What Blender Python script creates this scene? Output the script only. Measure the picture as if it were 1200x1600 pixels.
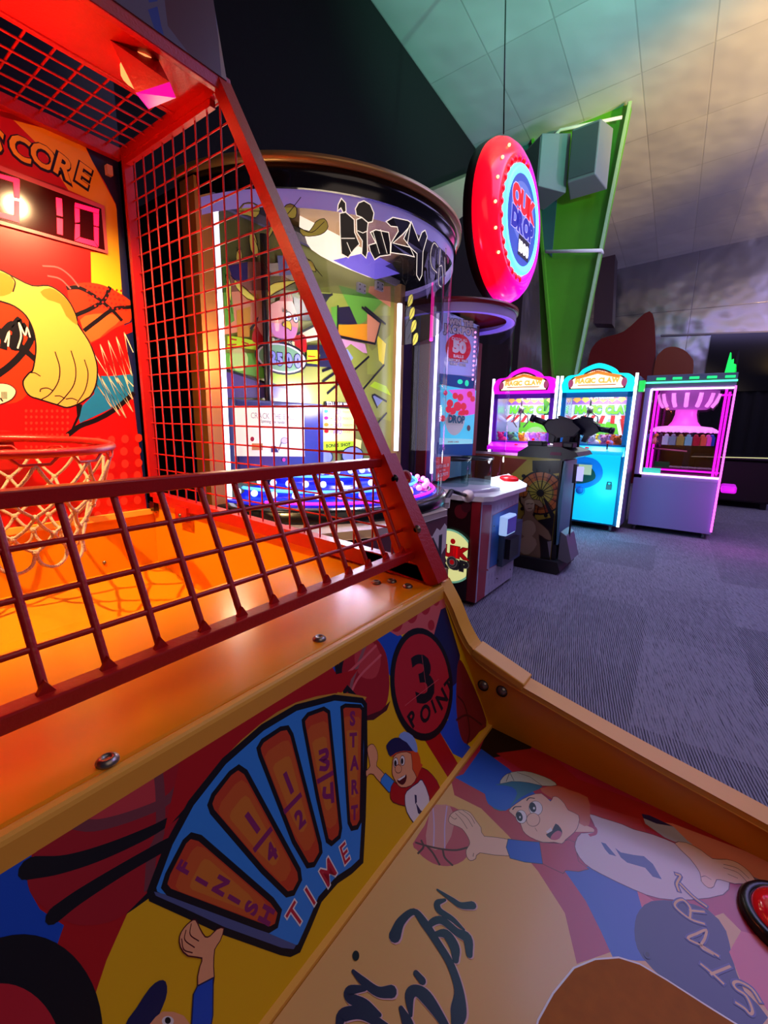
import bpy, math, random
import numpy as np
from mathutils import Vector, Matrix
from mathutils.geometry import tessellate_polygon
random.seed(7)
for o in list(bpy.data.objects): bpy.data.objects.remove(o)
S = bpy.context.scene
COL = S.collection
PI = math.pi

# ---------------------------------------------------------------- camera, world, lights, exposure
CAMH = 1.25
FPX, CX, CY = 690.0, 600.0, 800.0
RT = np.array([[0.59211313, 0.14739665, -0.79226023],
               [-0.80559475, 0.13324344, -0.5772896],
               [0.02047292, 0.98006143, 0.19763716]])      # camera axes as columns
cam_data = bpy.data.cameras.new('camera'); cam = bpy.data.objects.new('camera', cam_data); COL.objects.link(cam)
cam.matrix_world = Matrix(((*RT[0], 0), (*RT[1], 0), (*RT[2], CAMH), (0, 0, 0, 1)))
cam_data.sensor_fit = 'HORIZONTAL'; cam_data.sensor_width = 36.0; cam_data.lens = FPX * 36 / 1200
cam_data.clip_start = 0.02; cam_data.clip_end = 100
S.camera = cam
S.view_settings.view_transform = 'Standard'; S.view_settings.look = 'None'
S.view_settings.gamma = 1.0; S.view_settings.use_curve_mapping = False
S.view_settings.exposure = 0.0
W = bpy.data.worlds.new('world'); S.world = W; W.use_nodes = True
W.node_tree.nodes['Background'].inputs[0].default_value = (0.35, 0.30, 0.55, 1)
W.node_tree.nodes['Background'].inputs[1].default_value = 0.10

def lamp(kind, loc, target, color, power, size=0.1, angle=60, blend=0.6, size_y=None, spec=1.0):
    d = bpy.data.lights.new('lamp_light', kind); d.energy = power; d.color = color
    if kind == 'SPOT': d.spot_size = math.radians(angle); d.spot_blend = blend; d.shadow_soft_size = size
    elif kind == 'AREA':
        d.shape = 'RECTANGLE'; d.size = size; d.size_y = size_y or size
    else: d.shadow_soft_size = size
    d.specular_factor = spec
    o = bpy.data.objects.new('lamp_light', d); COL.objects.link(o); o.location = loc
    if target is not None:
        o.rotation_euler = (Vector(target) - Vector(loc)).to_track_quat('-Z', 'Y').to_euler()
    return o

# spotlights under the roof of the basketball game
lamp('SPOT', (0.465, 0.905, 1.79), (0.34, 1.30, 0.9), (1.0, 0.62, 0.28), 12, 0.02, 114, 0.55)
lamp('SPOT', (0.06, 0.905, 1.79), (0.24, 1.30, 0.9), (1.0, 0.66, 0.26), 62, 0.005, 114, 0.55)
lamp('POINT', (0.27, 0.93, 1.70), None, (1.0, 0.22, 0.08), 2.4, 0.03)  # red fill lamp added inside the cage, not a fixture
# general house lighting of the hall
lamp('AREA', (4.2, -1.2, 4.6), (4.2, -1.0, 0), (0.46, 0.38, 1.0), 120, 3.0, size_y=3.0)
lamp('AREA', (0.2, -1.4, 3.2), (0.3, 0.3, 0.8), (1.0, 0.76, 0.62), 13, 2.2)
lamp('AREA', (9.5, -2.5, 4.5), (9.5, -2.0, 0), (0.5, 0.4, 0.9), 70, 2.5)
# coloured washes on the foil ceiling
lamp('SPOT', (2.4, -1.6, 3.3), (4.0, 0.9, 4.9), (0.22, 1.0, 0.62), 1150, 0.1, 60, 1.0)
lamp('SPOT', (4.2, -3.4, 3.4), (6.5, -0.1, 4.95), (1.0, 0.66, 0.10), 2500, 0.1, 42, 1.0)
lamp('SPOT', (5.0, -4.0, 2.5), (8.0, 0.3, 4.9), (0.72, 0.62, 1.0), 800, 0.3, 95, 0.9)
lamp('SPOT', (9.0, -1.5, 2.6), (12.2, -0.5, 3.6), (1.0, 0.62, 0.2), 420, 0.1, 42, 1.0)
lamp('SPOT', (4.4, -0.6, 3.6), (6.5, 1.5, 3.2), (0.8, 1.0, 0.6), 50, 0.1, 50, 0.8)

# ---------------------------------------------------------------- helpers
ORG = {}
def lin(c):
    if isinstance(c, str): c = [int(c[i:i+2], 16)/255 for i in (0, 2, 4)]
    return tuple((x/12.92 if x <= 0.04045 else ((x+0.055)/1.055)**2.4) for x in c)
MATS = {}
def mat(name, color, rough=0.5, metal=0.0, emit=None, es=0.0, bump=0.0, bscale=60, mottle=0.0, coat=0.0, ecol=None):
    if name in MATS: return MATS[name]
    m = bpy.data.materials.new(name); m.use_nodes = True; nt = m.node_tree; b = nt.nodes['Principled BSDF']
    c = lin(color)
    b.inputs['Base Color'].default_value = (*c, 1); b.inputs['Roughness'].default_value = rough; b.inputs['Metallic'].default_value = metal
    if coat: b.inputs['Coat Weight'].default_value = coat; b.inputs['Coat Roughness'].default_value = 0.12
    if es:
        b.inputs['Emission Color'].default_value = (*lin(emit or color), 1); b.inputs['Emission Strength'].default_value = es
    if bump or mottle:
        tc = nt.nodes.new('ShaderNodeTexCoord'); n = nt.nodes.new('ShaderNodeTexNoise'); n.inputs['Scale'].default_value = bscale
        n.inputs['Detail'].default_value = 4
        nt.links.new(tc.outputs['Object'], n.inputs['Vector'])
        if bump:
            bp = nt.nodes.new('ShaderNodeBump'); bp.inputs['Strength'].default_value = bump; bp.inputs['Distance'].default_value = 0.01
            nt.links.new(n.outputs['Fac'], bp.inputs['Height']); nt.links.new(bp.outputs['Normal'], b.inputs['Normal'])
        if mottle:
            mx = nt.nodes.new('ShaderNodeMix'); mx.data_type = 'RGBA'
            mx.inputs[6].default_value = (*[x*(1-mottle) for x in c], 1); mx.inputs[7].default_value = (*[min(1, x*(1+mottle)) for x in c], 1)
            nt.links.new(n.outputs['Fac'], mx.inputs[0]); nt.links.new(mx.outputs[2], b.inputs['Base Color'])
    MATS[name] = m; return m
def glass(name, tint=(1, 1, 1), gloss=0.12, rough=0.03):
    if name in MATS: return MATS[name]
    m = bpy.data.materials.new(name); m.use_nodes = True; nt = m.node_tree; nt.nodes.clear()
    o = nt.nodes.new('ShaderNodeOutputMaterial'); t = nt.nodes.new('ShaderNodeBsdfTransparent'); g = nt.nodes.new('ShaderNodeBsdfGlossy')
    t.inputs[0].default_value = (*tint, 1); g.inputs['Roughness'].default_value = rough
    lw = nt.nodes.new('ShaderNodeLayerWeight'); lw.inputs[0].default_value = 0.35
    ma = nt.nodes.new('ShaderNodeMath'); ma.operation = 'MULTIPLY_ADD'; ma.inputs[1].default_value = 0.55; ma.inputs[2].default_value = gloss*0.22
    ma.use_clamp = True
    pw = nt.nodes.new('ShaderNodeMath'); pw.operation = 'POWER'; pw.inputs[1].default_value = 4.5
    nt.links.new(lw.outputs['Facing'], pw.inputs[0]); nt.links.new(pw.outputs[0], ma.inputs[0])
    mx = nt.nodes.new('ShaderNodeMixShader'); nt.links.new(ma.outputs[0], mx.inputs[0]); nt.links.new(t.outputs[0], mx.inputs[1]); nt.links.new(g.outputs[0], mx.inputs[2])
    nt.links.new(mx.outputs[0], o.inputs[0]); MATS[name] = m; return m

def props(o, label=None, cat=None, group=None, kind=None):
    if label: o['label'] = label
    if cat: o['category'] = cat
    if group: o['group'] = group
    if kind: o['kind'] = kind
    return o
def thing(name, label, cat, loc=(0, 0, 0), group=None, rz=0):
    o = bpy.data.objects.new(name, None); COL.objects.link(o); o.location = loc; o.rotation_euler = (0, 0, rz)
    o.empty_display_size = 0.05
    ORG[o.name] = Vector(loc) if not rz else Vector((0, 0, 0))
    return props(o, label, cat, group)

def catmull(p, n=6, closed=False):
    p = [np.array(q, float) for q in p]; N = len(p)
    if N < 3: return [tuple(q) for q in p]
    out = []
    rng = range(N) if closed else range(N-1)
    for i in rng:
        a = p[(i-1) % N] if (closed or i > 0) else p[0]*2-p[1]
        b = p[i]; c = p[(i+1) % N]; d = p[(i+2) % N] if (closed or i < N-2) else p[-1]*2-p[-2]
        for k in range(n):
            t = k/n
            out.append(tuple(0.5*((2*b)+(c-a)*t+(2*a-5*b+4*c-d)*t*t+(3*b-a-3*c+d)*t**3)))
    if not closed: out.append(tuple(p[-1]))
    return out

class MB:
    def __init__(s): s.v = []; s.f = []; s.m = []; s.mats = []; s.sm = []
    def mi(s, m):
        if m not in s.mats: s.mats.append(m)
        return s.mats.index(m)
    def add(s, vs, fs, m, smooth=False):
        b = len(s.v); s.v += [tuple(map(float, v)) for v in vs]; k = s.mi(m)
        for f in fs: s.f.append([b+i for i in f]); s.m.append(k); s.sm.append(smooth)
        return s
    def box(s, x0, x1, y0, y1, z0, z1, m, M=None):
        vs = [(x, y, z) for z in (z0, z1) for y in (y0, y1) for x in (x0, x1)]
        if M is not None: vs = [tuple(M @ Vector(v)) for v in vs]
        return s.add(vs, [(0, 2, 3, 1), (4, 5, 7, 6), (0, 1, 5, 4), (2, 6, 7, 3), (0, 4, 6, 2), (1, 3, 7, 5)], m)
    def prism(s, poly, fn, a, b, m, smooth=False):
        """poly: 2D points; fn(u,v,t)->3D"""
        n = len(poly); vs = [fn(u, v, a) for u, v in poly]+[fn(u, v, b) for u, v in poly]
        tr = tessellate_polygon([[Vector((u, v, 0)) for u, v in poly]])
        fs = [tuple(t) for t in tr]+[tuple(i+n for i in reversed(t)) for t in tr]
        s.add(vs, fs, m)
        b0 = len(s.v)-2*n; k = s.mi(m)
        for i in range(n):
            j = (i+1) % n; s.f.append([b0+i, b0+j, b0+n+j, b0+n+i]); s.m.append(k); s.sm.append(smooth)
        return s
    def tube(s, pts, r, m, n=8, closed=False, caps=True):
        P = [Vector(p) for p in pts]; N = len(P)
        rr = r if isinstance(r, (list, tuple)) else [r]*N
        vs = []; prev = None
        for i in range(N):
            if closed: d = P[(i+1) % N]-P[i-1]
            else: d = P[min(i+1, N-1)]-P[max(i-1, 0)]
            if d.length < 1e-9: d = Vector((0, 0, 1))
            d.normalize()
            if prev is None:
                a = d.orthogonal().normalized()
            else:
                a = prev-d*prev.dot(d)
                a = a.normalized() if a.length > 1e-6 else d.orthogonal().normalized()
            prev = a; b = d.cross(a)
            for k in range(n):
                t = 2*PI*k/n; vs.append(P[i]+(a*math.cos(t)+b*math.sin(t))*rr[i])
        fs = []
        for i in range(N if closed else N-1):
            j = (i+1) % N
            for k in range(n):
                l = (k+1) % n; fs.append((i*n+k, i*n+l, j*n+l, j*n+k))
        if not closed and caps: fs += [tuple(reversed(range(n))), tuple((N-1)*n+k for k in range(n))]
        return s.add(vs, fs, m, True)
    def bar(s, p, q, w, h, m, up=(0, 0, 1)):
        p = Vector(p); q = Vector(q); d = (q-p).normalized(); u = Vector(up); a = d.cross(u)
        if a.length < 1e-4: a = d.cross(Vector((1, 0, 0)))
        a.normalize(); b = a.cross(d).normalized()
        vs = [e+a*i*w/2+b*j*h/2 for e in (p, q) for i, j in ((-1, -1), (1, -1), (1, 1), (-1, 1))]
        return s.add(vs, [(0, 1, 2, 3), (7, 6, 5, 4), (0, 4, 5, 1), (1, 5, 6, 2), (2, 6, 7, 3), (3, 7, 4, 0)], m)
    def lathe(s, prof, c, m, n=32, a0=0, a1=2*PI, axis='z', smooth=True):
        full = abs(a1-a0-2*PI) < 1e-6; K = n if full else n+1; vs = []
        for r, z in prof:
            for k in range(K):
                t = a0+(a1-a0)*k/n
                if axis == 'z': p = (c[0]+r*math.cos(t), c[1]+r*math.sin(t), c[2]+z)
                elif axis == 'y': p = (c[0]+r*math.cos(t), c[1]+z, c[2]+r*math.sin(t))
                else: p = (c[0]+z, c[1]+r*math.cos(t), c[2]+r*math.sin(t))
                vs.append(p)
        fs = []
        for i in range(len(prof)-1):
            for k in range(n):
                l = (k+1) % K; fs.append((i*K+k, i*K+l, (i+1)*K+l, (i+1)*K+k))
        return s.add(vs, fs, m, smooth)
    def sph(s, c, r, m, n=12, sc=(1, 1, 1), R=None):
        vs = []; fs = []; h = n//2
        for i in range(h+1):
            p = PI*i/h
            for k in range(n):
                t = 2*PI*k/n; v = Vector((r*sc[0]*math.sin(p)*math.cos(t), r*sc[1]*math.sin(p)*math.sin(t), r*sc[2]*math.cos(p)))
                if R is not None: v = R @ v
                vs.append(Vector(c)+v)
        for i in range(h):
            for k in range(n):
                l = (k+1) % n; fs.append((i*n+k, (i+1)*n+k, (i+1)*n+l, i*n+l))
        return s.add(vs, fs, m, True)
    def out(s, name, parent=None, bevel=0, label=None, cat=None, group=None, kind=None, origin=None, segs=2):
        me = bpy.data.meshes.new(name)
        o_ = ORG[parent.name] if parent else Vector(origin or (0, 0, 0))
        me.from_pydata([Vector(v)-o_ for v in s.v], [], s.f)
        for m in s.mats: me.materials.append(m)
        me.polygons.foreach_set('material_index', s.m); me.polygons.foreach_set('use_smooth', s.sm)
        me.update()
        o = bpy.data.objects.new(name, me); COL.objects.link(o); ORG[o.name] = o_
        if parent: o.parent = parent
        else: o.location = o_
        if bevel:
            b = o.modifiers.new('bevel', 'BEVEL'); b.width = bevel; b.segments = segs; b.limit_method = 'ANGLE'; b.angle_limit = 0.7
        return props(o, label, cat, group, kind)

# pixel of the photograph -> ray in the place
CAMP = np.array([0, 0, CAMH])
def ray(px, py):
    r = RT @ np.array([px-CX, -(py-CY), -FPX]); return r/np.linalg.norm(r)

_gl = {}
def glyph(ch, bold=0.0):
    k = (ch, bold)
    if k in _gl: return _gl[k]
    cu = bpy.data.curves.new('g', 'FONT'); cu.body = ch; cu.offset = bold; cu.resolution_u = 3
    o = bpy.data.objects.new('g', cu); COL.objects.link(o)
    me = bpy.data.meshes.new_from_object(o.evaluated_get(bpy.context.evaluated_depsgraph_get()))
    v = np.array([(a.co.x, a.co.y) for a in me.vertices]) if len(me.vertices) else np.zeros((0, 2))
    fs = [tuple(p.vertices) for p in me.polygons]
    bpy.data.objects.remove(o); bpy.data.meshes.remove(me); bpy.data.curves.remove(cu)
    if len(v):
        v[:, 0] -= (v[:, 0].min()+v[:, 0].max())/2; w = v[:, 0].max()*2/0.73; v = v/0.73
    else: w = 0.5
    _gl[k] = (v, fs, w); return _gl[k]

class Art:
    """flat printed panel: coloured shapes of its own print, mapped on the panel's plane"""
    def __init__(s, p0, u, v, rect=None, step=4e-6, base=None, thick=0):
        s.p0 = np.array(p0, float); s.u = np.array(u, float); s.u /= np.linalg.norm(s.u)
        s.v = np.array(v, float); s.v -= s.u*(s.v@s.u); s.v /= np.linalg.norm(s.v); s.n = np.cross(s.u, s.v)
        s.rect = rect; s.step = step; s.l = 0; s.mb = MB(); s.tf = (0, 0, 1)
        if base and rect:
            a, b, c, d = rect; s.raw([(a, c), (b, c), (b, d), (a, d)], base, clip=False)
            if thick:
                vs = [s.p3(x, y, o) for o in (0, -thick) for x, y in ((a, c), (b, c), (b, d), (a, d))]
                s.mb.add(vs, [(7, 6, 5, 4), (0, 4, 5, 1), (1, 5, 6, 2), (2, 6, 7, 3), (3, 7, 4, 0)], base)
    def p3(s, a, b, off=0): return s.p0+s.u*a+s.v*b+s.n*off
    def at(s, px, py):
        px = s.tf[0]+px/s.tf[2]; py = s.tf[1]+py/s.tf[2]
        r = ray(px, py); t = (s.n@(s.p0-CAMP))/(s.n@r); q = CAMP+r*t-s.p0
        return (q@s.u, q@s.v)
    def z(s, ox, oy, sc): s.tf = (ox, oy, sc); return s
    def clip(s, p):
        if not s.rect: return p
        a, b, c, d = s.rect
        for ax, lim, sg in ((0, a, 1), (0, b, -1), (1, c, 1), (1, d, -1)):
            o = []
            for i in range(len(p)):
                P, Q = p[i-1], p[i]; ip = (P[ax]-lim)*sg >= 0; iq = (Q[ax]-lim)*sg >= 0
                if ip != iq:
                    t = (lim-P[ax])/(Q[ax]-P[ax]); o.append((P[0]+(Q[0]-P[0])*t, P[1]+(Q[1]-P[1])*t))
                if iq: o.append(Q)
            p = o
            if not p: return []
        return p
    def raw(s, uv, m, clip=True, inc=True):
        if clip: uv = s.clip(uv)
        if len(uv) < 3: return
        if inc: s.l += 1
        t = tessellate_polygon([[Vector((a, b, 0)) for a, b in uv]])
        vs = [s.p3(a, b, s.l*s.step) for a, b in uv]
        fs = []
        for f in t:
            A, B_, C_ = (uv[i] for i in f)
            cr = (B_[0]-A[0])*(C_[1]-A[1])-(B_[1]-A[1])*(C_[0]-A[0])
            fs.append(tuple(f) if cr > 0 else tuple(reversed(f)))
        s.mb.add(vs, fs, m)
    def fill(s, pts, m, sm=0, outline=None, ow=0.002):
        uv = [s.at(*p) for p in pts]
        if sm: uv = catmull(uv, sm, True)
        s.raw(uv, m)
        if outline: s.line(uv, ow, outline, closed=True)
        return s
    def line(s, uv, w, m, closed=False):
        s.l += 1; n = len(uv); L = []; Rr = []
        q = [np.array(a, float) for a in uv]
        for i in range(n):
            d1 = q[i]-q[i-1] if (closed or i > 0) else q[1]-q[0]
            d2 = q[(i+1) % n]-q[i] if (closed or i < n-1) else q[i]-q[i-1]
            d1 = d1/(np.linalg.norm(d1)+1e-12); d2 = d2/(np.linalg.norm(d2)+1e-12)
            n1 = np.array([-d1[1], d1[0]]); n2 = np.array([-d2[1], d2[0]]); mm = n1+n2; ln = np.linalg.norm(mm)
            mm = mm/ln if ln > .3 else n2
            k = w/2/max(mm@n2, .45)
            a_ = q[i]
            if not closed and i == 0: a_ = a_-d2*w*.4
            if not closed and i == n-1: a_ = a_+d1*w*.4
            L.append(tuple(a_+mm*k)); Rr.append(tuple(a_-mm*k))
        for i in range(n if closed else n-1):
            j = (i+1) % n; s.raw([L[i], L[j], Rr[j], Rr[i]], m, inc=False)
    def stroke(s, pts, w, m, sm=4, closed=False):
        uv = [s.at(*p) for p in pts]
        if sm and len(uv) > 2: uv = catmull(uv, sm, closed)
        s.line(uv, w, m, closed); return s
    def taper(s, pts, ws, m):
        """brush stroke with changing width"""
        uv = [s.at(*p) for p in pts]; q = catmull([(*a, w) for a, w in zip(uv, ws)], 5)
        L = []; Rr = []
        for i in range(len(q)):
            a = np.array(q[max(i-1, 0)][:2]); b = np.array(q[min(i+1, len(q)-1)][:2]); d = b-a; d /= (np.linalg.norm(d)+1e-9)
            nn = np.array([-d[1], d[0]])*q[i][2]/2; c = np.array(q[i][:2]); L.append(tuple(c+nn)); Rr.append(tuple(c-nn))
        s.l += 1
        for i in range(len(L)-1): s.raw([L[i], L[i+1], Rr[i+1], Rr[i]], m, inc=False)
        for k_ in (0, -1):
            c = q[k_]; s.l += 1; s.raw([(c[0]+c[2]/2*math.cos(t*PI/5), c[1]+c[2]/2*math.sin(t*PI/5)) for t in range(10)], m, inc=False)
    def ell(s, c, rx, ry, m, rot=0, outline=None, ow=0.002, n=28):
        ca, sa = math.cos(rot), math.sin(rot)
        pts = [(c[0]+rx*math.cos(t)*ca-ry*math.sin(t)*sa, c[1]+rx*math.cos(t)*sa+ry*math.sin(t)*ca) for t in [2*PI*i/n for i in range(n)]]
        return s.fill(pts, m, 0, outline, ow)
    def gl(s, ch, A, B, m, wf=1.0, bold=0.0, back=None, bb=0.05, boff=(0, 0)):
        """letter whose foot is at pixel A and whose top is at pixel B"""
        a = np.array(s.at(*A)); b = np.array(s.at(*B)); up = b-a; rt = np.array([up[1], -up[0]])*wf
        for bo, mm, of in (((bold+bb, back, boff),) if back else ())+((bold, m, (0, 0)),):
            v, fs, _ = glyph(ch, bo)
            s.l += 1
            s.mb.add([s.p3(*(a+rt*(x+of[0])+up*(y+of[1])), s.l*s.step) for x, y in v], fs, mm)
        return s
    def txt(s, st, A, B, h, m, bold=0.0, wf=1.0, back=None, bb=0.04, fit=True):
        """line of text from pixel A to pixel B (left and right end of its baseline), h metres high"""
        s.txtuv(st, s.at(*A), s.at(*B), h, m, bold, wf, back, bb, fit); return s
    def txtuv(s, st, A, B, h, m, bold=0.0, wf=1.0, back=None, bb=0.04, fit=True):
        a = np.array(A); b = np.array(B); d = b-a; L = np.linalg.norm(d); d = d/L; up = np.array([-d[1], d[0]])*h
        ws = [(glyph(c, 0)[2] if c != ' ' else 0.45)+0.14 for c in st]; tot = sum(ws)
        k = L/(tot*h) if fit else wf
        for bo, mm in (((bold+bb, back),) if back else ())+((bold, m),):
            x = 0; s.l += 1
            for c, w in zip(st, ws):
                if c != ' ':
                    v, fs, _ = glyph(c, bo); cx = x+w/2
                    s.mb.add([s.p3(*(a+d*(X+cx)*h*k+up*Y), s.l*s.step) for X, Y in v], fs, mm)
                x += w
    def out(s, name, parent, **k): return s.mb.out(name, parent, **k)
class CylArt(Art):
    """print on a standing cylinder; u = angle*radius measured from -Y, v = height"""
    def __init__(s, c, r, step=2e-4, shift=0.0): s.c = c; s.r = r; s.rect = None; s.step = step; s.l = 0; s.mb = MB(); s.tf = (0, 0, 1)
    def at(s, px, py):
        px = s.tf[0]+px/s.tf[2]; py = s.tf[1]+py/s.tf[2]; r = ray(px, py)
        a = r[0]**2+r[1]**2; b = -(r[0]*s.c[0]+r[1]*s.c[1]); c = s.c[0]**2+s.c[1]**2-s.r**2
        D = max(b*b-a*c, 0); t = (-b-math.sqrt(D))/a; q = CAMP+r*t
        return (math.atan2(q[0]-s.c[0], -(q[1]-s.c[1]))*s.r, q[2])
    def p3(s, u, v, off=0):
        t = u/s.r; R_ = s.r+off; return np.array([s.c[0]+R_*math.sin(t), s.c[1]-R_*math.cos(t), v])

# ---------------------------------------------------------------- room (its walls stand 3.5 degrees off the row of machines)
RA = math.radians(3.5); RM = Matrix.Rotation(RA, 4, 'Z')
def rw(x, y, z): return tuple(RM @ Vector((x, y, z)))
def nodes(name):
    m = bpy.data.materials.new(name); m.use_nodes = True; nt = m.node_tree
    return m, nt, nt.nodes['Principled BSDF'], nt.nodes.new, nt.links.new
def carpet():
    m, nt, b, N, L = nodes('carpet')
    tc = N('ShaderNodeTexCoord')
    mp = N('ShaderNodeMapping'); mp.inputs['Rotation'].default_value = (0, 0, -RA); L(tc.outputs['Object'], mp.inputs[0])
    br = N('ShaderNodeTexBrick'); br.offset = 0.5; br.inputs['Scale'].default_value = 1.0; br.inputs['Brick Width'].default_value = 1.0
    br.inputs['Row Height'].default_value = 0.5; br.inputs['Mortar Size'].default_value = 0.002; br.inputs['Bias'].default_value = 0.0
    br.inputs['Color1'].default_value = (0, 0, 0, 1); br.inputs['Color2'].default_value = (1, 1, 1, 1); br.inputs['Mortar'].default_value = (.3, .3, .3, 1)
    L(mp.outputs[0], br.inputs['Vector'])
    rot = N('ShaderNodeMapping'); rot.inputs['Rotation'].default_value = (0, 0, math.radians(-14)); L(tc.outputs['Object'], rot.inputs[0])
    # long ribs of the pile
    mr = N('ShaderNodeMapping'); mr.inputs['Scale'].default_value = (9, 190, 1); L(rot.outputs[0], mr.inputs[0])
    n1 = N('ShaderNodeTexNoise'); n1.inputs['Scale'].default_value = 1; n1.inputs['Detail'].default_value = 1; L(mr.outputs[0], n1.inputs['Vector'])
    ms = N('ShaderNodeMapping'); ms.inputs['Scale'].default_value = (10, 34, 1); L(rot.outputs[0], ms.inputs[0])
    n2 = N('ShaderNodeTexNoise'); n2.inputs['Scale'].default_value = 2.2; n2.inputs['Detail'].default_value = 4; n2.inputs['Roughness'].default_value = .75; L(ms.outputs[0], n2.inputs['Vector'])
    wv = N('ShaderNodeTexWave'); wv.bands_direction = 'Y'; wv.inputs['Scale'].default_value = 28; wv.inputs['Distortion'].default_value = 1.5; L(rot.outputs[0], wv.inputs['Vector'])
    mixp = N('ShaderNodeMix'); mixp.data_type = 'FLOAT'; L(br.outputs['Color'], mixp.inputs[0]); L(wv.outputs['Fac'], mixp.inputs[2]); L(n2.outputs['Fac'], mixp.inputs[3])
    mul = N('ShaderNodeMath'); mul.operation = 'ADD'; L(mixp.outputs[0], mul.inputs[0]); L(n1.outputs['Fac'], mul.inputs[1])
    cr = N('ShaderNodeValToRGB'); cr.color_ramp.elements[0].position = .62; cr.color_ramp.elements[1].position = 1.25
    cr.color_ramp.elements[0].color = (0.045, 0.043, 0.062, 1); cr.color_ramp.elements[1].color = (0.24, 0.23, 0.29, 1)
    L(mul.outputs[0], cr.inputs[0]); L(cr.outputs[0], b.inputs['Base Color'])
    bp = N('ShaderNodeBump'); bp.inputs['Strength'].default_value = .6; bp.inputs['Distance'].default_value = .004; L(mul.outputs[0], bp.inputs['Height']); L(bp.outputs[0], b.inputs['Normal'])
    b.inputs['Roughness'].default_value = .95; b.inputs['Specular IOR Level'].default_value = .1
    return m
def foil(name, color, rough, metal, bw=1.2, rh=0.62, wave=0.25, seam=.5):
    m, nt, b, N, L = nodes(name)
    tc = N('ShaderNodeTexCoord')
    br = N('ShaderNodeTexBrick'); br.offset = 0.0; br.inputs['Scale'].default_value = 1.0; br.inputs['Brick Width'].default_value = bw
    br.inputs['Row Height'].default_value = rh; br.inputs['Mortar Size'].default_value = .008; br.inputs['Mortar Smooth'].default_value = .4
    br.inputs['Color1'].default_value = (*color, 1); br.inputs['Color2'].default_value = (*[c*.86 for c in color], 1); br.inputs['Mortar'].default_value = (*[c*seam for c in color], 1)
    L(tc.outputs['Object'], br.inputs['Vector']); L(br.outputs['Color'], b.inputs['Base Color'])
    n = N('ShaderNodeTexNoise'); n.inputs['Scale'].default_value = 1.3; n.inputs['Detail'].default_value = 2; L(tc.outputs['Object'], n.inputs['Vector'])
    n2 = N('ShaderNodeTexNoise'); n2.inputs['Scale'].default_value = 60; L(tc.outputs['Object'], n2.inputs['Vector'])
    b1 = N('ShaderNodeBump'); b1.inputs['Strength'].default_value = wave; b1.inputs['Distance'].default_value = .25; L(n.outputs['Fac'], b1.inputs['Height'])
    b2 = N('ShaderNodeBump'); b2.inputs['Strength'].default_value = .25; b2.inputs['Distance'].default_value = .01; b2.invert = True; L(br.outputs['Fac'], b2.inputs['Height']); L(b1.outputs[0], b2.inputs['Normal'])
    L(b2.outputs[0], b.inputs['Normal']); b.inputs['Roughness'].default_value = rough; b.inputs['Metallic'].default_value = metal
    return m
M_carpet = carpet()
M_foil = foil('ceiling foil', (.66, .66, .68), .5, .3, 1.2, .62, .2, .72)
M_foilw = foil('wall foil', (.42, .41, .47), .25, .9, 2.2, 1.9, .22)
M_dark = mat('black painted wall', '211c20', .9, bump=.15, bscale=40); M_dark.node_tree.nodes['Principled BSDF'].inputs['Specular IOR Level'].default_value = .1
M_curtain = mat('black curtain', '07070c', .9)
M_cream = mat('cream plaster', 'a8977c', .7)
M_green = mat('lime green paint', '4f9a1e', .45, mottle=.15, bscale=3)
M_greenedge = mat('pale green paint', '9fc49a', .5)
M_white = mat('white paint', 'd8dade', .45)

def room_plane(name, pts, m, kind='structure', **k):
    b = MB(); b.add([rw(*p) for p in pts], [tuple(range(len(pts)))], m); return b.out(name, kind=kind, **k)
def cz(y): return 4.75+.08*(2.6-y)
def local_plane(name, M, pts, m):
    me = bpy.data.meshes.new(name); me.from_pydata(pts, [], [tuple(range(len(pts)))]); me.materials.append(m)
    o = bpy.data.objects.new(name, me); COL.objects.link(o); o.matrix_world = M; return props(o, kind='structure')
fl = MB(); fl.box(-5, 13.5, -9, 4, -.1, 0, M_carpet); fl.out('floor', kind='structure')
# ceiling: sheet of foil faced insulation, rising gently away from the black wall
tilt = math.atan(.08); Ms = RM @ Matrix.Translation((0, 2.6, 4.75)) @ Matrix.Rotation(-tilt, 4, 'X')
local_plane('ceiling', Ms, [(-5, .05, 0), (12.25, .05, 0), (12.25, -11.5, 0), (-5, -11.5, 0)], M_foil)
room_plane('wall_back', [(-5, 2.6, 0), (8.6, 2.6, 0), (8.6, 2.6, 4.78), (-5, 2.6, 4.78)], M_dark)
room_plane('wall_back', [(8.6, 2.6, 0), (12.2, 2.6, 0), (12.2, 2.6, 4.78), (8.6, 2.6, 4.78)], M_foilw)
Mf = RM @ Matrix.Translation((12.2, 0, 0)) @ Matrix(((0, 0, 1, 0), (1, 0, 0, 0), (0, 1, 0, 0), (0, 0, 0, 1)))
local_plane('wall_far', Mf, [(2.6, 0, 0), (2.6, cz(2.6)+.01, 0), (-9, cz(-9)+.01, 0), (-9, 0, 0)], M_foilw)
b = MB(); cur = []
for i in range(150):
    y = -9+i*(8.62/149); cur.append((y, 12.05+.035*math.sin(i*1.7)))
vs = [rw(x, y, z) for y, x in cur for z in (0, 2.25)]
b.add(vs, [(2*i, 2*i+2, 2*i+3, 2*i+1) for i in range(149)], M_curtain, True)
b.out('black_curtain', label='black pleated curtain along the foot of the far foil wall', cat='curtain')
b = MB()
P = lambda y, z, x: rw(x, y, z)
b.prism([(-.42, 2.05), (-.42, 3.22), (-3.0, 3.12), (-3.0, 2.05)], P, 12.0, 12.12, mat('black gloss panel', '0b0b10', .12))
b.out('dark_wall_panel', label='dark glossy panel hung high on the far wall above the black curtain', cat='panel')
b = MB()  # red and orange shapes imitate blurry reflections on the foil wall
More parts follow.
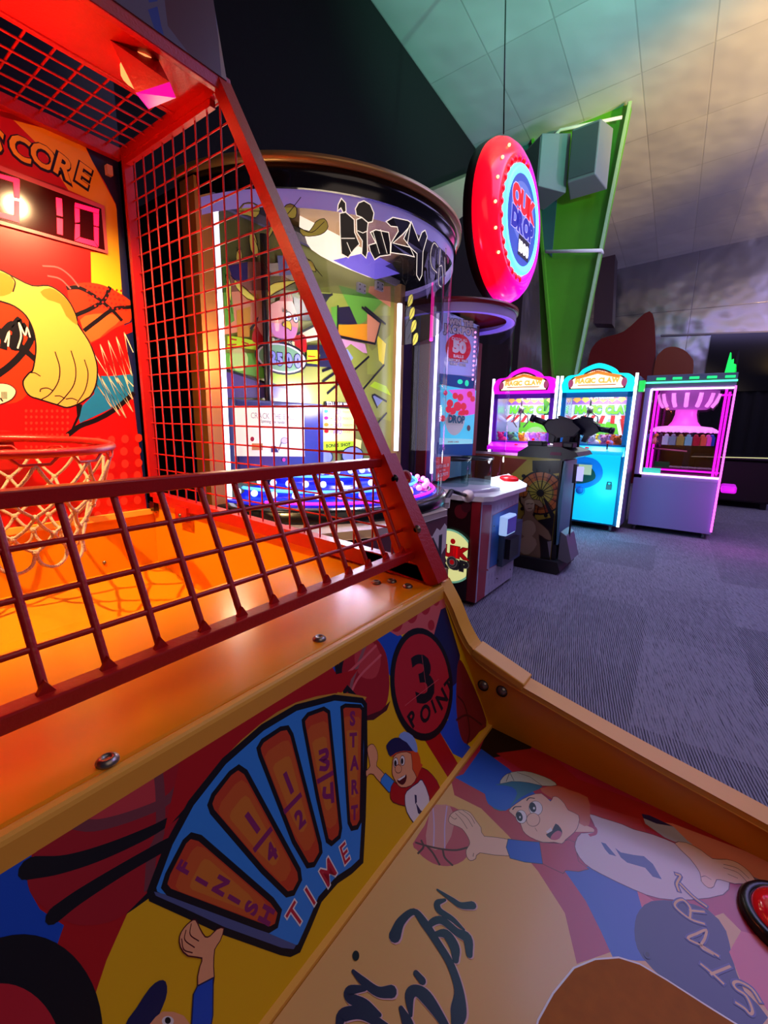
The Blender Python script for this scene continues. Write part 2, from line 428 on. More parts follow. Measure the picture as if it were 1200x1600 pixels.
b.prism(catmull([(1.95, .1), (1.9, 2.4), (1.75, 3.15), (1.2, 3.35), (.75, 3.72), (.58, 3.2), (.5, 2.3), (.52, .1)], 4, True), P, 11.6, 11.8, mat('dark red reflection', '6a1414', .35, metal=.2))
b.prism(catmull([(.48, .1), (.52, 2.4), (.45, 2.85), (.2, 2.95), (-.1, 2.75), (-.2, 2.3), (-.2, .1)], 4, True), P, 11.55, 11.75, mat('rust orange reflection', '7a3416', .35, metal=.2))
b.out('reflection_panels', label='dark red and rust orange rounded panels standing in for reflections on the far foil wall', cat='reflection panel')
# box hanging from the ceiling by the green column
b = MB(); b.prism([(1.4, 3.45), (1.78, 3.5), (1.85, 4.9), (1.5, 4.9)], P, 11.2, 11.7, mat('maroon duct', '3a2a38', .4)); b.out('trim_2', kind='structure')
# light line along the foil wall
b = MB(); b.bar(rw(12.15, .5, 3.3), rw(12.15, -3, 3.15), .02, .03, mat('foil strip', '77747c', .3, metal=.8)); b.out('trim_3', kind='structure')
# green portal column
XB = 6.42
b = MB()
inner = lambda z: .90+(4.9-z)*.105 if False else (.88+(4.87-z)*(.27/2.82))
outer_ = lambda z: 1.96-(4.87-z)*(.50/2.82)
web = [(inner(0), 0), (inner(4.9), 4.9), (outer_(4.9), 4.9), (outer_(0), 0)]
b.prism(web, P, XB, XB+.02, M_green)
b.bar(rw(XB, inner(0), 0), rw(XB, inner(4.86), 4.86), .16, .03, M_green, up=rw(0, 1, 0))
b.bar(rw(XB, outer_(0), 0), rw(XB, outer_(4.8), 4.8), .16, .03, M_green, up=rw(0, 1, 0))
b.bar(rw(XB-.085, inner(0)-.012, 0), rw(XB-.085, inner(4.86)-.012, 4.86), .012, .034, M_greenedge, up=rw(0, 1, 0))
b.out('trim_1', kind='structure')
b = MB(); b.prism([(1.6, 3.4), (1.9, 3.7), (2.15, 4.3), (2.2, 4.78), (1.6, 4.8)], P, XB-.012, XB+.0, mat('teal paint', '2f5f60', .5)); b.out('trim_4', kind='structure')
b = MB(); b.tube([rw(XB-.12, 1.66, 3.44), rw(XB-.12, 1.0, 3.34)], .02, M_white); b.tube([rw(XB-.12, 1.0, 3.34), rw(XB-.02, 1.0, 3.34)], .02, M_white)
b.out('conduit', label='short white pipe crossing the green column halfway up', cat='pipe')
b = MB(); b.tube([rw(XB-.13, 2.1, 4.42), rw(XB-.13, 1.6, 4.77), rw(XB-.13, .93, 4.70)], .018, M_white)
b.out('conduit', label='white bent pipe running under the ceiling above the two speakers', cat='pipe')
# cream gusset on the black wall
b = MB(); b.prism([(3.9, 3.25), (5.76, 4.32), (5.69, 4.08), (5.24, 3.66), (4.4, 3.1)], lambda u, v, t: rw(u, t, v), 2.25, 2.6, M_cream)
b.out('trim_5', kind='structure')
# speakers
M_spk = mat('speaker grey shell', '7b7e82', .5); M_grl = mat('speaker grille', '4e5156', .7, bump=.4, bscale=300); M_spkb = mat('speaker mint underside', 'b5cfc4', .5)
def speaker(label, c, w, h, d, rz):
    t = thing('wall_speaker', label, 'speaker', rw(*c), 'white box speakers on the green column', rz=rz)
    q = MB(); q.add([(-d/2, -w*.36, -h/2+.06), (-d/2, w*.36, -h/2+.06), (d/2, w/2, -h/2), (d/2, -w/2, -h/2), (-d/2, -w*.36, h/2-.02), (-d/2, w*.36, h/2-.02), (d/2, w/2, h/2), (d/2, -w/2, h/2)],
          [(0, 1, 2, 3), (4, 7, 6, 5), (0, 4, 5, 1), (1, 5, 6, 2), (2, 6, 7, 3), (3, 7, 4, 0)], M_spk); q.out('cabinet', t, bevel=.012)
    q = MB(); q.box(-d/2-.012, -d/2, -w*.33, w*.33, -h/2+.09, h/2-.05, M_grl); q.out('grille', t, label='dark grey speaker grille')
    q = MB(); q.box(d/2, d/2+.12, -.03, .03, -.1, .1, M_dark); q.out('bracket', t)
    return t
speaker('white box speaker nearer the front edge of the green column', (XB-.32, 1.22, 4.27), .42, .62, .3, RA-.12)
speaker('white box speaker set behind the other one at the back of the green column', (XB-.32, 1.70, 4.27), .46, .62, .34, RA-.75)

# ---------------------------------------------------------------- basketball game
XL, XR = -.10, .60
Y_ = mat('yellow laminate', 'e48c08', .35, mottle=.06, bscale=8, coat=.15)
YE = mat('yellow edge moulding', 'e8a83c', .4)
YS = mat('yellow shelf varnish', 'ee8e08', .25, mottle=.10, bscale=5, coat=.25)
RP = mat('red powder coat', 'b01410', .33, bump=.08, bscale=250)
BLK = mat('black plastic', '0c0c10', .3)
INK = mat('ink black', '0d0b14', .35)
STEEL = mat('bolt steel', '8a8078', .3, metal=.9)
def ink(name, c, rough=.33): return mat('print '+name, c, rough, coat=.15)
pY = ink('yellow', 'd9a808'); pR = ink('red', 'a80c12'); pB = ink('blue', '0f47b4'); pLB = ink('light blue', '2f7fd0'); pNV = ink('navy', '151a4a')
pOR = ink('orange', 'd06a1c'); pRO = ink('red orange', 'b43a1c'); pSK = ink('skin', 'dc9a6c'); pSK2 = ink('pale skin', 'e0b494'); pHR = ink('hair', 'd0481a')
pWH = ink('white', 'dcd6d2'); pMG = ink('plum', '7a1c5a'); pTAN = ink('tan', 'd8a458'); pPK = ink('pink', 'd05a60'); pGY = ink('grey', '6a5a5e')
pCR = ink('crimson', 'b01c34'); pMR = ink('maroon', '4a0a14'); pOR2 = ink('light orange', 'e8963c'); pCRM = ink('cream', 'e8dcc0'); pTL = ink('teal', '2a6a80')

bb = thing('basketball_game', 'yellow and red basketball arcade game with wire cage and hoop in the foreground', 'arcade game', ((XL+XR)/2, .5, 0))
prof = [(1.30, 0), (1.30, 1.035), (1.24, 1.035), (.60, 1.02), (.42, 1.0), (.323, .998), (.300, .965), (.281, .93), (.262, .905), (.241, .889), (.205, .877), (.159, .867), (.021, .837), (-.109, .813), (-.22, .79), (-.32, .765), (-.34, .74), (-.34, .60), (-.22, .40), (-.18, 0)]
for s_, (a, b_) in ((1, (XR, XR+.024)), (0, (XL-.024, XL))):
    q = MB(); q.prism(prof, lambda u, v, t: (t, u, v), a, b_, Y_); sp = q.out('side_panel', bb, bevel=.001)
    q = MB(); xm = (a+b_)/2
    edge = [(xm, y, z) for y, z in catmull(prof[5:17], 3)]
    cv = catmull(prof[5:17], 4); up2 = []; lo2 = []
    for i in range(len(cv)):
        d = np.array(cv[min(i+1, len(cv)-1)])-np.array(cv[max(i-1, 0)]); d = d/np.linalg.norm(d); nn = np.array([-d[1], d[0]])
        if nn[1] < 0 and i < len(cv)-4: nn = -nn
        nn = np.array([d[1], -d[0]]) if False else nn
        up2.append(tuple(np.array(cv[i])+nn*.0035)); lo2.append(tuple(np.array(cv[i])-nn*.0055))
    q.prism(up2+lo2[::-1], lambda u, v, t: (t, u, v), a-.003, b_+.003, YE)
    q.out('edge_moulding', sp, bevel=.002, label='pale yellow rounded moulding')
    q = MB()
    q.box(a-.003, b_+.003, .215, .29, .90, .9, YE)
    if s_:
        q = MB(); q.bar((xm, .258, .903), (xm, .175, .874), .036, .012, YE); q.out('joint_cover', sp, bevel=.002)
        for px_, py_ in ((755, 1071), (784, 1080)):
            r = ray(px_, py_); t = XR/r[0]; c = CAMP+r*t
            q = MB(); q.lathe([(.0, -.004), (.005, -.004), (.006, -.002), (.008, 0)], (XR, c[1], c[2]), STEEL, 14, axis='x'); q.lathe([(.008, 0), (.009, -.001), (.009, .0)], (XR, c[1], c[2]), BLK, 14, axis='x')
            q.out('bolt', sp)
# shelf
q = MB(); q.box(XL, XR, .325, .59, .976, .998, YS); sh = q.out('shelf', bb, bevel=.003)
q = MB(); q.box(XL, XR, .313, .326, .972, .998, YE); q.out('edge_moulding', sh, bevel=.004, label='pale yellow rounded moulding')
for px_, py_ in ((168, 1190), (499, 999), (588, 911), (637, 917), (612, 909)):
    r = ray(px_, py_); c = CAMP+r*((.998-CAMH)/r[2])
    q = MB(); q.lathe([(.008, 0), (.008, .0015), (.0055, .004), (.0035, .0045), (.003, .003), (0, .003)], (c[0], c[1], .998), STEEL, 16); q.out('bolt', sh)
# ramp, kickboard, inner side board
q = MB(); q.prism([(.58, .78), (1.06, .812), (1.24, .848), (1.24, .828), (1.06, .79), (.58, .76)], lambda u, v, t: (t, u, v), XL, XR, Y_); q.out('ball_ramp', bb)
q = MB(); q.box(XL, XR, 1.236, 1.256, .80, .998, Y_); kb = q.out('kickboard', bb)
q = MB(); q.box(XL, XR, 1.222, 1.240, .990, 1.004, YE); q.out('ledge', kb)
r = ray(163, 879); c = CAMP+r*(1.236/r[1]); q = MB(); q.sph((c[0], 1.236, c[2]), .005, STEEL, 10); q.out('bolt', kb)
for nm_, bx_, m_ in (('inner_board', (.56, .585, .62, .976), Y_), ('front_board', (-.2, -.18, 0, .72), Y_), ('rear_board', (1.257, 1.3, 0, 2.3), BLK)):
    q = MB(); q.box(XL, XR, *bx_, m_); q.out(nm_, bb)
# cage ------------------------------------------------
cg = MB()
def cage_side(x, name):
    q = MB()
    w = .024
    q.bar((x, 1.235, 1.02), (x, 1.235, 1.875), w, w, RP, up=(1, 0, 0))
    q.bar((x, 1.247, 1.863), (x, .828, 1.863), w, w, RP)
    q.bar((x, .838, 1.872), (x, .43, 1.172), w, .028, RP, up=(1, 0, 0))
    q.bar((x, .436, 1.195), (x, .325, 1.0), w, .034, RP, up=(1, 0, 0))
    q.bar((x, 1.245, 1.040), (x, .345, 1.012), w, .026, RP)
    q.bar((x-.004, 1.21, 1.04), (x-.004, 1.21, 1.86), .012, .02, RP, up=(1, 0, 0))
    q.bar((x-.004, 1.235, 1.845), (x-.004, .86, 1.845), .012, .014, RP)
    # gusset at the foot and the kinked corner plate
    q.prism([(.345, 1.0), (.325, 1.0), (.436, 1.195), (.46, 1.18), (.40, 1.03), (.47, 1.03), (.47, 1.01)], lambda u, v, t: (t, u, v), x-.012, x-.006, RP)
    f = q.out(name, bb, bevel=.0015)
    m = MB(); rr = .0019
    # slanted front edge: y as function of z
    def yfront(z): return .43+(z-1.172)*(.838-.43)/(1.872-1.172) if z > 1.18 else .33+(z-1.0)*(.436-.325)/.195
    y = 1.18
    while y > .37:
        z1 = 1.855 if y > .835 else (1.172+(y-.43)*(.70/.408) if y > .43 else 1.0+(y-.325)*(.195/.111))
        m.tube([(x-.002, y, 1.03), (x-.002, y, z1)], rr, RP, 6, caps=False); y -= .0425
    z = 1.075
    while z < 1.85:
        m.tube([(x+.002, 1.225, z), (x+.002, yfront(z), z)], rr, RP, 6, caps=False); z += .0405
    m.out('wire_mesh', f)
    return f
sf = cage_side(XR-.003, 'cage_side'); cage_side(XL+.003, 'cage_side')
for xx in (.585,):
    q = MB(); q.box(xx-.006, xx+.004, 1.03, 1.085, .995, 1.032, RP); q.lathe([(0, -.004), (.005, -.003), (.005, 0)], (xx-.006, 1.06, 1.01), STEEL, 10, axis='x'); q.out('bracket', sf)
for px_, py_ in ((617, 748), (652, 827)):
    r = ray(px_, py_); c = CAMP+r*((XR-.015)/r[0]); q = MB(); q.lathe([(0, -.005), (.004, -.005), (.0045, -.003), (.007, -.002), (.007, 0)], (XR-.015, c[1], c[2]), STEEL if py_ > 800 else BLK, 12, axis='x'); q.out('bolt', sf)
# back top beam and roof
q = MB(); q.bar((XL, 1.235, 1.863), (XR, 1.235, 1.863), .028, .026, RP); q.box(XL, XR, .834, .985, 1.866, 1.878, RP)
q.box(XL-.01, XR+.01, .824, .838, 1.850, 1.880, RP)
q.bar((XL, .985, 1.868), (XR, .985, 1.868), .012, .01, RP)
rf = q.out('cage_roof', bb, bevel=.002)
m = MB(); y = 1.025
while y < 1.225: m.tube([(XL, y, 1.867), (XR, y, 1.867)], .0022, RP, 6, caps=False); y += .0405
x = XR-.045
while x > XL: m.tube([(x, .985, 1.871), (x, 1.235, 1.871)], .0022, RP, 6, caps=False); x -= .0425
m.out('wire_mesh', rf)
# front fence
A = np.array((0, .439, 1.186)); Bq = np.array((0, .370, 1.043)); dv = Bq-A
q = MB(); q.bar((XL, A[1], A[2]), (XR-.01, A[1], A[2]), .018, .014, RP); q.bar((XL, Bq[1], Bq[2]), (XR-.01, Bq[1], Bq[2]), .018, .014, RP)
ff = q.out('front_fence', bb, bevel=.0015)
m = MB()
x = .1335
xs = [.1335+.0427*i for i in range(-5, 11)]
for x in xs: m.tube([(x, *(A+dv*.03)[1:]), (x, *(A+dv*.98)[1:])], .0034, RP, 8, caps=False)
for k in (.255, .50, .745): m.tube([(XL, *(A+dv*k)[1:]), (XR-.01, *(A+dv*k)[1:])], .0027, RP, 8, caps=False)
for x in xs: m.prism([(-.006, 0), (.006, 0), (0, .010)], lambda u, v, t, x=x: (x+u, .370+.008*(v/.01)*0+t, 1.050+v), -.001, .004, RP)
m.out('wire_mesh', ff)
# spotlights under the roof: bent tin shade with lamp
for lx, sg_ in ((0, 1), (.535, -1)):
    def fx(x, y, z): return (x if sg_ > 0 else lx-x, y, z)
    A1, A2, A3, A4, A5, A6 = (.428, .897, 1.866), (.498, .873, 1.866), (.477, .809, 1.800), (.458, .881, 1.800), (.481, .798, 1.775), (.468, .862, 1.775)
    A3 = (.487, .845, 1.806); A4 = (.452, .866, 1.806)
    r_ = ray(265, 128); A3 = tuple(CAMP+r_*((1.812-CAMH)/r_[2])); r_ = ray(213, 145); A4 = tuple(CAMP+r_*((1.806-CAMH)/r_[2]))
    r_ = ray(275, 153); A5 = tuple(CAMP+r_*((1.790-CAMH)/r_[2])); r_ = ray(233, 170); A6 = tuple(CAMP+r_*((1.786-CAMH)/r_[2]))
    q = MB(); vs = [fx(*p) for p in (A1, A2, A3, A4)]; q.add(vs+[(x, y+.002, z+.002) for x, y, z in vs], [(0, 1, 2, 3), (7, 6, 5, 4), (0, 4, 5, 1), (1, 5, 6, 2), (2, 6, 7, 3), (3, 7, 4, 0)], RP)
    lf = q.out('spotlight', bb, label='red tin shade with glowing purple lens')
    q = MB(); vs = [fx(*p) for p in (A4, A3, A5, A6)]; q.add(vs+[(x, y+.003, z+.001) for x, y, z in vs], [(0, 1, 2, 3), (7, 6, 5, 4), (0, 4, 5, 1), (1, 5, 6, 2), (2, 6, 7, 3), (3, 7, 4, 0)], mat('tinted lamp lens', 'c018a0', .2, emit='c808a0', es=.9)); q.out('lens', lf, label='glowing purple lens')
    r_ = ray(224, 122); lc = CAMP+r_*((1.846-CAMH)/r_[2]); q = MB(); q.lathe([(.030, .020), (.036, .006), (.036, -.004), (.0, -.008)], fx(*lc), mat('lamp flare', 'ffb070', .4, emit='ff9050', es=1.6), 20); q.out('lamp', lf)
# marquee above the cage
A_ = Art((XL, .822, 1.872), (1, 0, 0), (0, .22, 1), (0, XR-XL, 0, .5), base=ink('marquee lilac', '55485c'), thick=.03)
A_.fill([(250, -60), (262, 40), (300, 90), (318, 130), (352, 150), (352, 130), (338, 40), (330, -60)], pMR)
A_.fill([(330, -60), (338, 20), (346, 120), (352, 135), (360, 100), (345, -60)], ink('tan edge', '8a6a52'))
A_.fill([(231, 15), (246, 10), (252, 40), (258, 62), (243, 50)], ink('deep blue', '102a80'))
A_.fill([(292, -60), (296, 20), (306, 60), (308, 90), (325, 110), (330, 60), (320, -60)], pMR)
A_.fill([(228, -10), (244, -10), (246, 2), (233, 4)], ink('deep blue', '102a80'))
mq = A_.out('marquee', bb)
# backboard --------------------------------------------------------
bd = Art((XL, 1.236, 1.004), (1, 0, 0), (0, 0, 1), (0, XR-XL, 0, .846), base=ink('board red', 'c00c0c'), step=4e-6)
bd.z(0, 0, 3)
bY = ink('board yellow', 'f0b820'); bO = ink('board orange', 'e8902c'); bDR = ink('board deep red', '8c0a10')
bd.fill([(50, 550), (250, 600), (380, 650), (440, 770), (540, 955), (575, 1100), (585, 1500), (430, 1400), (425, 1180), (505, 1190), (490, 965), (320, 890), (200, 700)], bY)
bd.fill([(0, 520), (560, 640), (575, 700), (420, 680), (200, 600), (0, 545)], bDR)
bd.fill([(380, 640), (575, 770), (600, 980), (640, 1350), (650, 1700), (700, 2400), (690, 2400), (580, 1500), (570, 1350), (545, 960), (500, 870), (430, 750)], ink('board navy', '101a50'))
bd.fill([(0, 780), (300, 880), (330, 900), (0, 830)], bDR)
for ch, a, b_ in (('S', (-30, 700), (-12, 600)), ('C', (90, 740), (108, 640)), ('O', (193, 778), (217, 685)), ('R', (293, 828), (318, 740)), ('E', (382, 860), (405, 775))):
    bd.gl(ch, a, b_, bY, .92, .03, back=INK, bb=.06, boff=(.0, -.05))
bd.z(0, 400, 3.2)
# ball on the left behind the hand
bd.ell((40, 480), 170, 260, ink('ball red', 'd83010')); bd.stroke([(-80, 640), (60, 540), (150, 430), (160, 340)], .012, INK)
bd.stroke([(-100, 330), (40, 400), (180, 520)], .012, INK)
# right ball
bd.fill([(340, 160), (400, 135), (470, 135), (540, 155), (620, 200), (660, 240), (655, 320), (620, 340), (560, 370), (460, 440), (430, 390), (390, 310), (350, 230)], ink('ball orange red', 'c43418'), 3)
bd.fill([(400, 320), (470, 290), (560, 290), (600, 320), (540, 370), (455, 430)], ink('ball orange', 'e0602a'), 2)
for ps in ([(340, 160), (400, 160), (480, 205), (560, 270), (605, 318)], [(548, 160), (520, 220), (450, 265), (380, 295)], [(660, 255), (570, 265), (490, 320), (425, 370)]): bd.stroke(ps, .0085, INK)
for i in range(9):
    for j in range(5):
        x_ = 430+i*22+j*6; y_ = 150+j*24+i*3
        if x_ < 640: bd.ell((x_, y_), 6, 6, ink('ball dots', '9a1c14'), n=8)
bd.fill([(450, 440), (520, 400), (600, 360), (660, 330), (662, 380), (560, 420), (470, 480)], ink('board red', 'c00c0c'))
bd.fill([(480, 600), (560, 600), (665, 590), (668, 690), (560, 760), (400, 835), (390, 800), (415, 745), (470, 690)], ink('board blue', '1878b8'))
bd.stroke([(345, 890), (400, 850), (480, 820), (570, 770), (665, 690)], .011, INK)
bd.fill([(380, 740), (412, 742), (400, 800), (360, 880), (350, 880), (385, 800)], INK)
zz_ = [(470, 490), (540, 600), (500, 440), (590, 640), (540, 420), (640, 640), (580, 400), (660, 600), (620, 380), (665, 480)]
bd.stroke(zz_, .0022, pCRM, 0)
zz_ = [(478, 560), (560, 760), (480, 640), (600, 800), (500, 600), (630, 810), (540, 600), (665, 780), (580, 600), (665, 720), (620, 600), (665, 650)]
bd.stroke(zz_, .0026, pCRM, 0)
for i in range(5):
    for j in range(7):
        x_ = 415+i*68+(0 if j % 2 else 6); y_ = 905+j*62+(5-i)*5
        bd.ell((x_, y_), 19, 21, ink('board light red', 'e03428'), n=14)
for i in range(9):
    for j in range(7): bd.ell((130+i*26, 775+j*30), 7, 8, ink('board light red', 'e03428'), n=8)
# scribbled word
for ps, w in (([(0, 390), (20, 420), (18, 455)], .012), ([(15, 380), (60, 340), (80, 380), (60, 450), (95, 460)], .012), ([(80, 330), (95, 320), (110, 380), (120, 350), (150, 405), (165, 410)], .010), ([(70, 370), (100, 400), (85, 460)], .012)):
    bd.stroke(ps, w, INK)
for ps in ([(25, 430), (45, 380), (40, 450)], [(88, 460), (105, 400), (95, 340)], [(95, 335), (125, 395), (135, 360), (150, 405)]): bd.stroke(ps, .003, pWH)
# hand
hs = [(-60, 60), (0, 70), (60, 100), (160, 148), (240, 148), (300, 180), (350, 235), (383, 305), (388, 340), (440, 420), (470, 490), (486, 560), (480, 640), (455, 695), (430, 715), (390, 740), (335, 757), (290, 745), (215, 722), (195, 715), (150, 700), (122, 665), (115, 625), (145, 585), (163, 570), (176, 500), (178, 440), (165, 370), (130, 300), (70, 250), (0, 225), (-60, 200)]
bd.fill(hs, ink('hand', 'e8a850'), 3, INK, .0030)
bd.fill([(250, 160), (300, 188), (350, 240), (380, 310), (384, 345), (330, 300), (300, 240), (240, 220), (200, 180)], ink('hand shade', 'd87828'), 2)
bd.fill([(0, 80), (60, 110), (70, 170), (20, 200), (-40, 190), (-40, 90)], ink('hand shade', 'd87828'), 2)
for ps in ([(275, 480), (298, 560), (290, 630), (250, 690), (205, 718)], [(355, 475), (378, 560), (370, 640), (325, 705), (288, 742)], [(422, 520), (440, 590), (425, 670), (385, 735)], [(150, 583), (175, 585), (200, 600)], [(200, 678), (205, 665), (235, 660), (262, 672)], [(275, 700), (300, 700), (322, 712)], [(330, 715), (360, 712), (385, 722)], [(45, 90), (75, 130), (65, 178)]):
    bd.stroke(ps, .0024, INK)
for ps in ([(215, 50), (290, 58), (350, 100), (392, 152)], [(240, 100), (300, 115), (350, 162)]): bd.stroke(ps, .0032, pPK)
bd.fill([(-60, 640), (0, 636), (50, 645), (80, 675), (60, 715), (0, 742), (-60, 750)], pCRM, 3, pMR, .002)
for i in range(5): bd.stroke([(8+i*6, 680), (9+i*6, 715)], .0012, INK, 0)
bd.stroke([(2, 712), (12, 725)], .003, INK, 0)
bko = bd.out('backboard', bb)
q = MB(); q.box(.585, .598, 1.205, 1.236, 1.0, 1.86, mat('glossy maroon strip', '2a0810', .15)); q.out('edge_strip', bko)
q = MB(); q.box(XL, XR, 1.238, 1.25, 1.0, 1.86, BLK); q.out('backing', bko)
r = ray(168, 268); c = CAMP+r*(1.236/r[1]); q = MB(); q.box(c[0]-.006, c[0]+.006, 1.222, 1.236, c[2]-.010, c[2]+.010, mat('cable clip', 'c8a8a0', .4)); q.out('cable_clip', bko)
# score display
sd = Art((XL, 1.231, 1.5), (1, 0, 0), (0, 0, 1), step=4e-6)
sd.z(0, 0, 3); 
sd.fill([(-300, 690), (-300, 965), (0, 1050), (508, 1190), (490, 965), (0, 775)], pPK)
sd.fill([(-290, 715), (-290, 950), (0, 1033), (492, 1173), (475, 978), (0, 800)], mat('dark red display window', '3a0606', .12))
so = sd.out('score_display', bb)
M_led = mat('red led', 'ff1030', .4, emit='ff0838', es=3.2); M_ledo = mat('unlit led', '50080c', .3)
def seg(a, pts, on=True):
    a.fill(pts, M_led if on else M_ledo)
dg = Art((XL, 1.2295, 1.5), (1, 0, 0), (0, 0, 1), step=3e-5).z(0, 0, 3)
seg(dg, [(262, 925), (290, 932), (294, 1015), (266, 1008)]); seg(dg, [(266, 1020), (294, 1027), (294, 1102), (268, 1095)]); dg.out('digit', so, label='glowing red figure 1')
dg = Art((XL, 1.2295, 1.5), (1, 0, 0), (0, 0, 1), step=3e-5).z(0, 0, 3)
for ps in ([(352, 950), (465, 982), (462, 1002), (372, 976), (350, 970)], [(350, 972), (372, 980), (374, 1040), (352, 1044)], [(352, 1050), (374, 1052), (374, 1108), (350, 1124)], [(350, 1128), (374, 1112), (440, 1130), (460, 1160)], [(440, 1062), (462, 1068), (462, 1156), (442, 1132)], [(438, 998), (464, 1004), (462, 1062), (440, 1056)]): seg(dg, ps)
dg.out('digit', so, label='glowing red figure 0')
dg = Art((XL, 1.2295, 1.5), (1, 0, 0), (0, 0, 1), step=3e-5).z(0, 0, 3)
for ps in ([(62, 832), (92, 842), (92, 930), (66, 924)], [(66, 938), (92, 944), (92, 1046), (66, 1036)], [(-40, 805), (88, 838), (70, 856), (-20, 828)], [(-40, 985), (66, 1010), (88, 1044), (-40, 1008)]): seg(dg, ps)
dg.out('digit', so, label='glowing red figure at the left of the display')
# hoop
HC = (.238, 1.022, 1.197); HR = .168
q = MB(); rim = [(HC[0]+HR*math.cos(t), HC[1]+HR*math.sin(t), HC[2]+.006*math.sin(t)) for t in [2*PI*i/48 for i in range(48)]]
q.tube(rim, .0075, RP, 10, True)
q.box(HC[0]-.06, HC[0]+.06, 1.19, 1.234, HC[2]-.06, HC[2]+.02, RP)
hp = q.out('hoop', bb)
q = MB(); hk = []
for i in range(12):
    t0 = 2*PI*(i+.0)/12; 
    for (dt, dz, rr) in ((-.20, -.010, 1), (-.12, -.024, .985), (.12, -.024, .985), (.20, -.010, 1)):
        t = t0+dt; hk.append((HC[0]+HR*rr*math.cos(t), HC[1]+HR*rr*math.sin(t), HC[2]+dz))
q.tube(hk, .0028, RP, 6, True); q.out('net_wire', hp)
nt = MB(); ROPE = mat('cream rope', 'c8a88c', .8, bump=.6, bscale=400)
levels = [(HR*.98, -.024), (.150, -.075), (.128, -.115), (.112, -.150), (.104, -.180), (.104, -.205)]
for k in range(5):
    r0, z0 = levels[k]; r1, z1 = levels[k+1]
    for i in range(12):
        a0 = 2*PI*(i+(.5 if k % 2 else 0))/12
        for sgn in (-1, 1):
            a1 = a0+sgn*PI/12
            if k == 4:
                if sgn > 0: continue
                pts = [(HC[0]+r0*math.cos(a0+e), HC[1]+r0*math.sin(a0+e), HC[2]+z0-dz) for e, dz in ((0, 0), (.07, .022), (PI/12, .032), (PI/6-.07, .022), (PI/6, 0))]
            else:
                rm = (r0+r1)/2*.985; am = (a0+a1)/2-sgn*.02
                pts = [(HC[0]+r0*math.cos(a0), HC[1]+r0*math.sin(a0), HC[2]+z0), (HC[0]+rm*math.cos(am), HC[1]+rm*math.sin(am), HC[2]+(z0+z1)/2-.003), (HC[0]+r1*math.cos(a1), HC[1]+r1*math.sin(a1), HC[2]+z1)]
            nt.tube(catmull(pts, 4), .0030, ROPE, 6)
        if k > 0: nt.sph((HC[0]+r0*math.cos(a0), HC[1]+r0*math.sin(a0), HC[2]+z0), .0062, ROPE, 8)
nt.out('net', hp, label='cream knotted rope net')

# ---- TIME panel (slanted front below the shelf)
tn = np.array((0, .100, .213)); tn /= np.linalg.norm(tn)
PL = float(np.hypot(.100, .213))
tp = Art((XL, .223, .785), (1, 0, 0), tn, (0, XR-XL, 0, PL-.012), base=pY, step=4e-6, thick=.008)
tp.z(0, 1100, 2.4)
tp.fill([(-400, 800), (-100, 500), (0, 400), (450, 150), (760, 0), (980, -120), (1000, -60), (860, 60), (740, 260), (560, 700), (480, 780), (400, 960), (360, 1080), (320, 1400), (-400, 1500)], pR)
tp.fill([(-300, 500), (0, 540), (120, 540), (110, 700), (150, 770), (240, 830), (210, 915), (0, 930), (-300, 1000)], pB)
tp.z(400, 900, 2.6667)
tp.fill([(0, 400), (200, 250), (400, 120), (760, -60), (780, 60), (720, 120), (520, 210), (430, 260), (330, 350), (340, 500), (200, 500), (0, 620)], pR)
tp.fill([(470, 225), (520, 205), (600, 240), (640, 300), (560, 420), (500, 300)], pB)
tp.fill([(310, 335), (360, 310), (340, 360), (330, 400), (300, 350)], pB)
tp.fill([(530, 215), (560, 180), (640, 120), (760, 50), (800, 40), (790, 150), (740, 250), (690, 230), (640, 235), (590, 250)], ink('pink dots ground', 'c8585a'))
for cx_, cy_, rx_, ry_ in ((583, 195, 28, 38), (648, 155, 25, 42), (705, 120, 22, 42), (750, 95, 16, 30), (730, 205, 14, 22), (775, 70, 10, 20)): tp.ell((cx_, cy_), rx_, ry_, ink('dot crimson', 'a8202c'))
# navy flash right
tp.fill([(770, 140), (790, 130), (850, 330), (840, 470), (860, 500), (820, 520), (780, 420), (760, 300), (740, 250)], pNV)
tp.fill([(760, 640), (840, 560), (880, 700), (900, 720), (860, 760), (820, 740)], pB)
tp.fill([(700, 680), (760, 640), (840, 780), (800, 840), (750, 760)], pR)
tp.fill([(800, 480), (840, 440), (870, 560), (870, 700), (850, 740), (800, 640)], pB)
bt = ink('panel ball', '9c1420'); bt2 = ink('panel ball light', 'b8363c')
tp.fill([(845, 350), (880, 400), (960, 600), (930, 650), (880, 700), (850, 660), (835, 560), (835, 450)], ink('ball shade', '7a1820'), 3)
tp.stroke([(835, 600), (880, 580), (940, 620)], .003, pMR); tp.stroke([(840, 500), (870, 540), (890, 640), (880, 700)], .003, pMR)
# ball behind the fan
tp.fill([(345, 330), (400, 270), (450, 245), (500, 260), (540, 320), (553, 400), (555, 470), (540, 540), (500, 580), (455, 595), (400, 540), (350, 430)], bt, 3)
tp.fill([(430, 270), (490, 280), (520, 340), (500, 420), (440, 420), (410, 350)], bt2, 3)
for ps, w in (([(470, 250), (440, 330), (400, 440), (395, 500)], .0045), ([(500, 290), (420, 370), (330, 450)], .003), ([(520, 330), (430, 420), (390, 500)], .003)): tp.stroke(ps, w, pPK if w < .004 else ink('ball grey line', '8a5458'))
for ps in ([(335, 370), (350, 430), (410, 500)], [(330, 440), (360, 430)], [(365, 320), (350, 400), (370, 480)]): tp.stroke(ps, .006, INK)
tp.fill([(455, 585), (520, 560), (560, 520), (545, 560), (490, 600), (455, 602)], pMR)
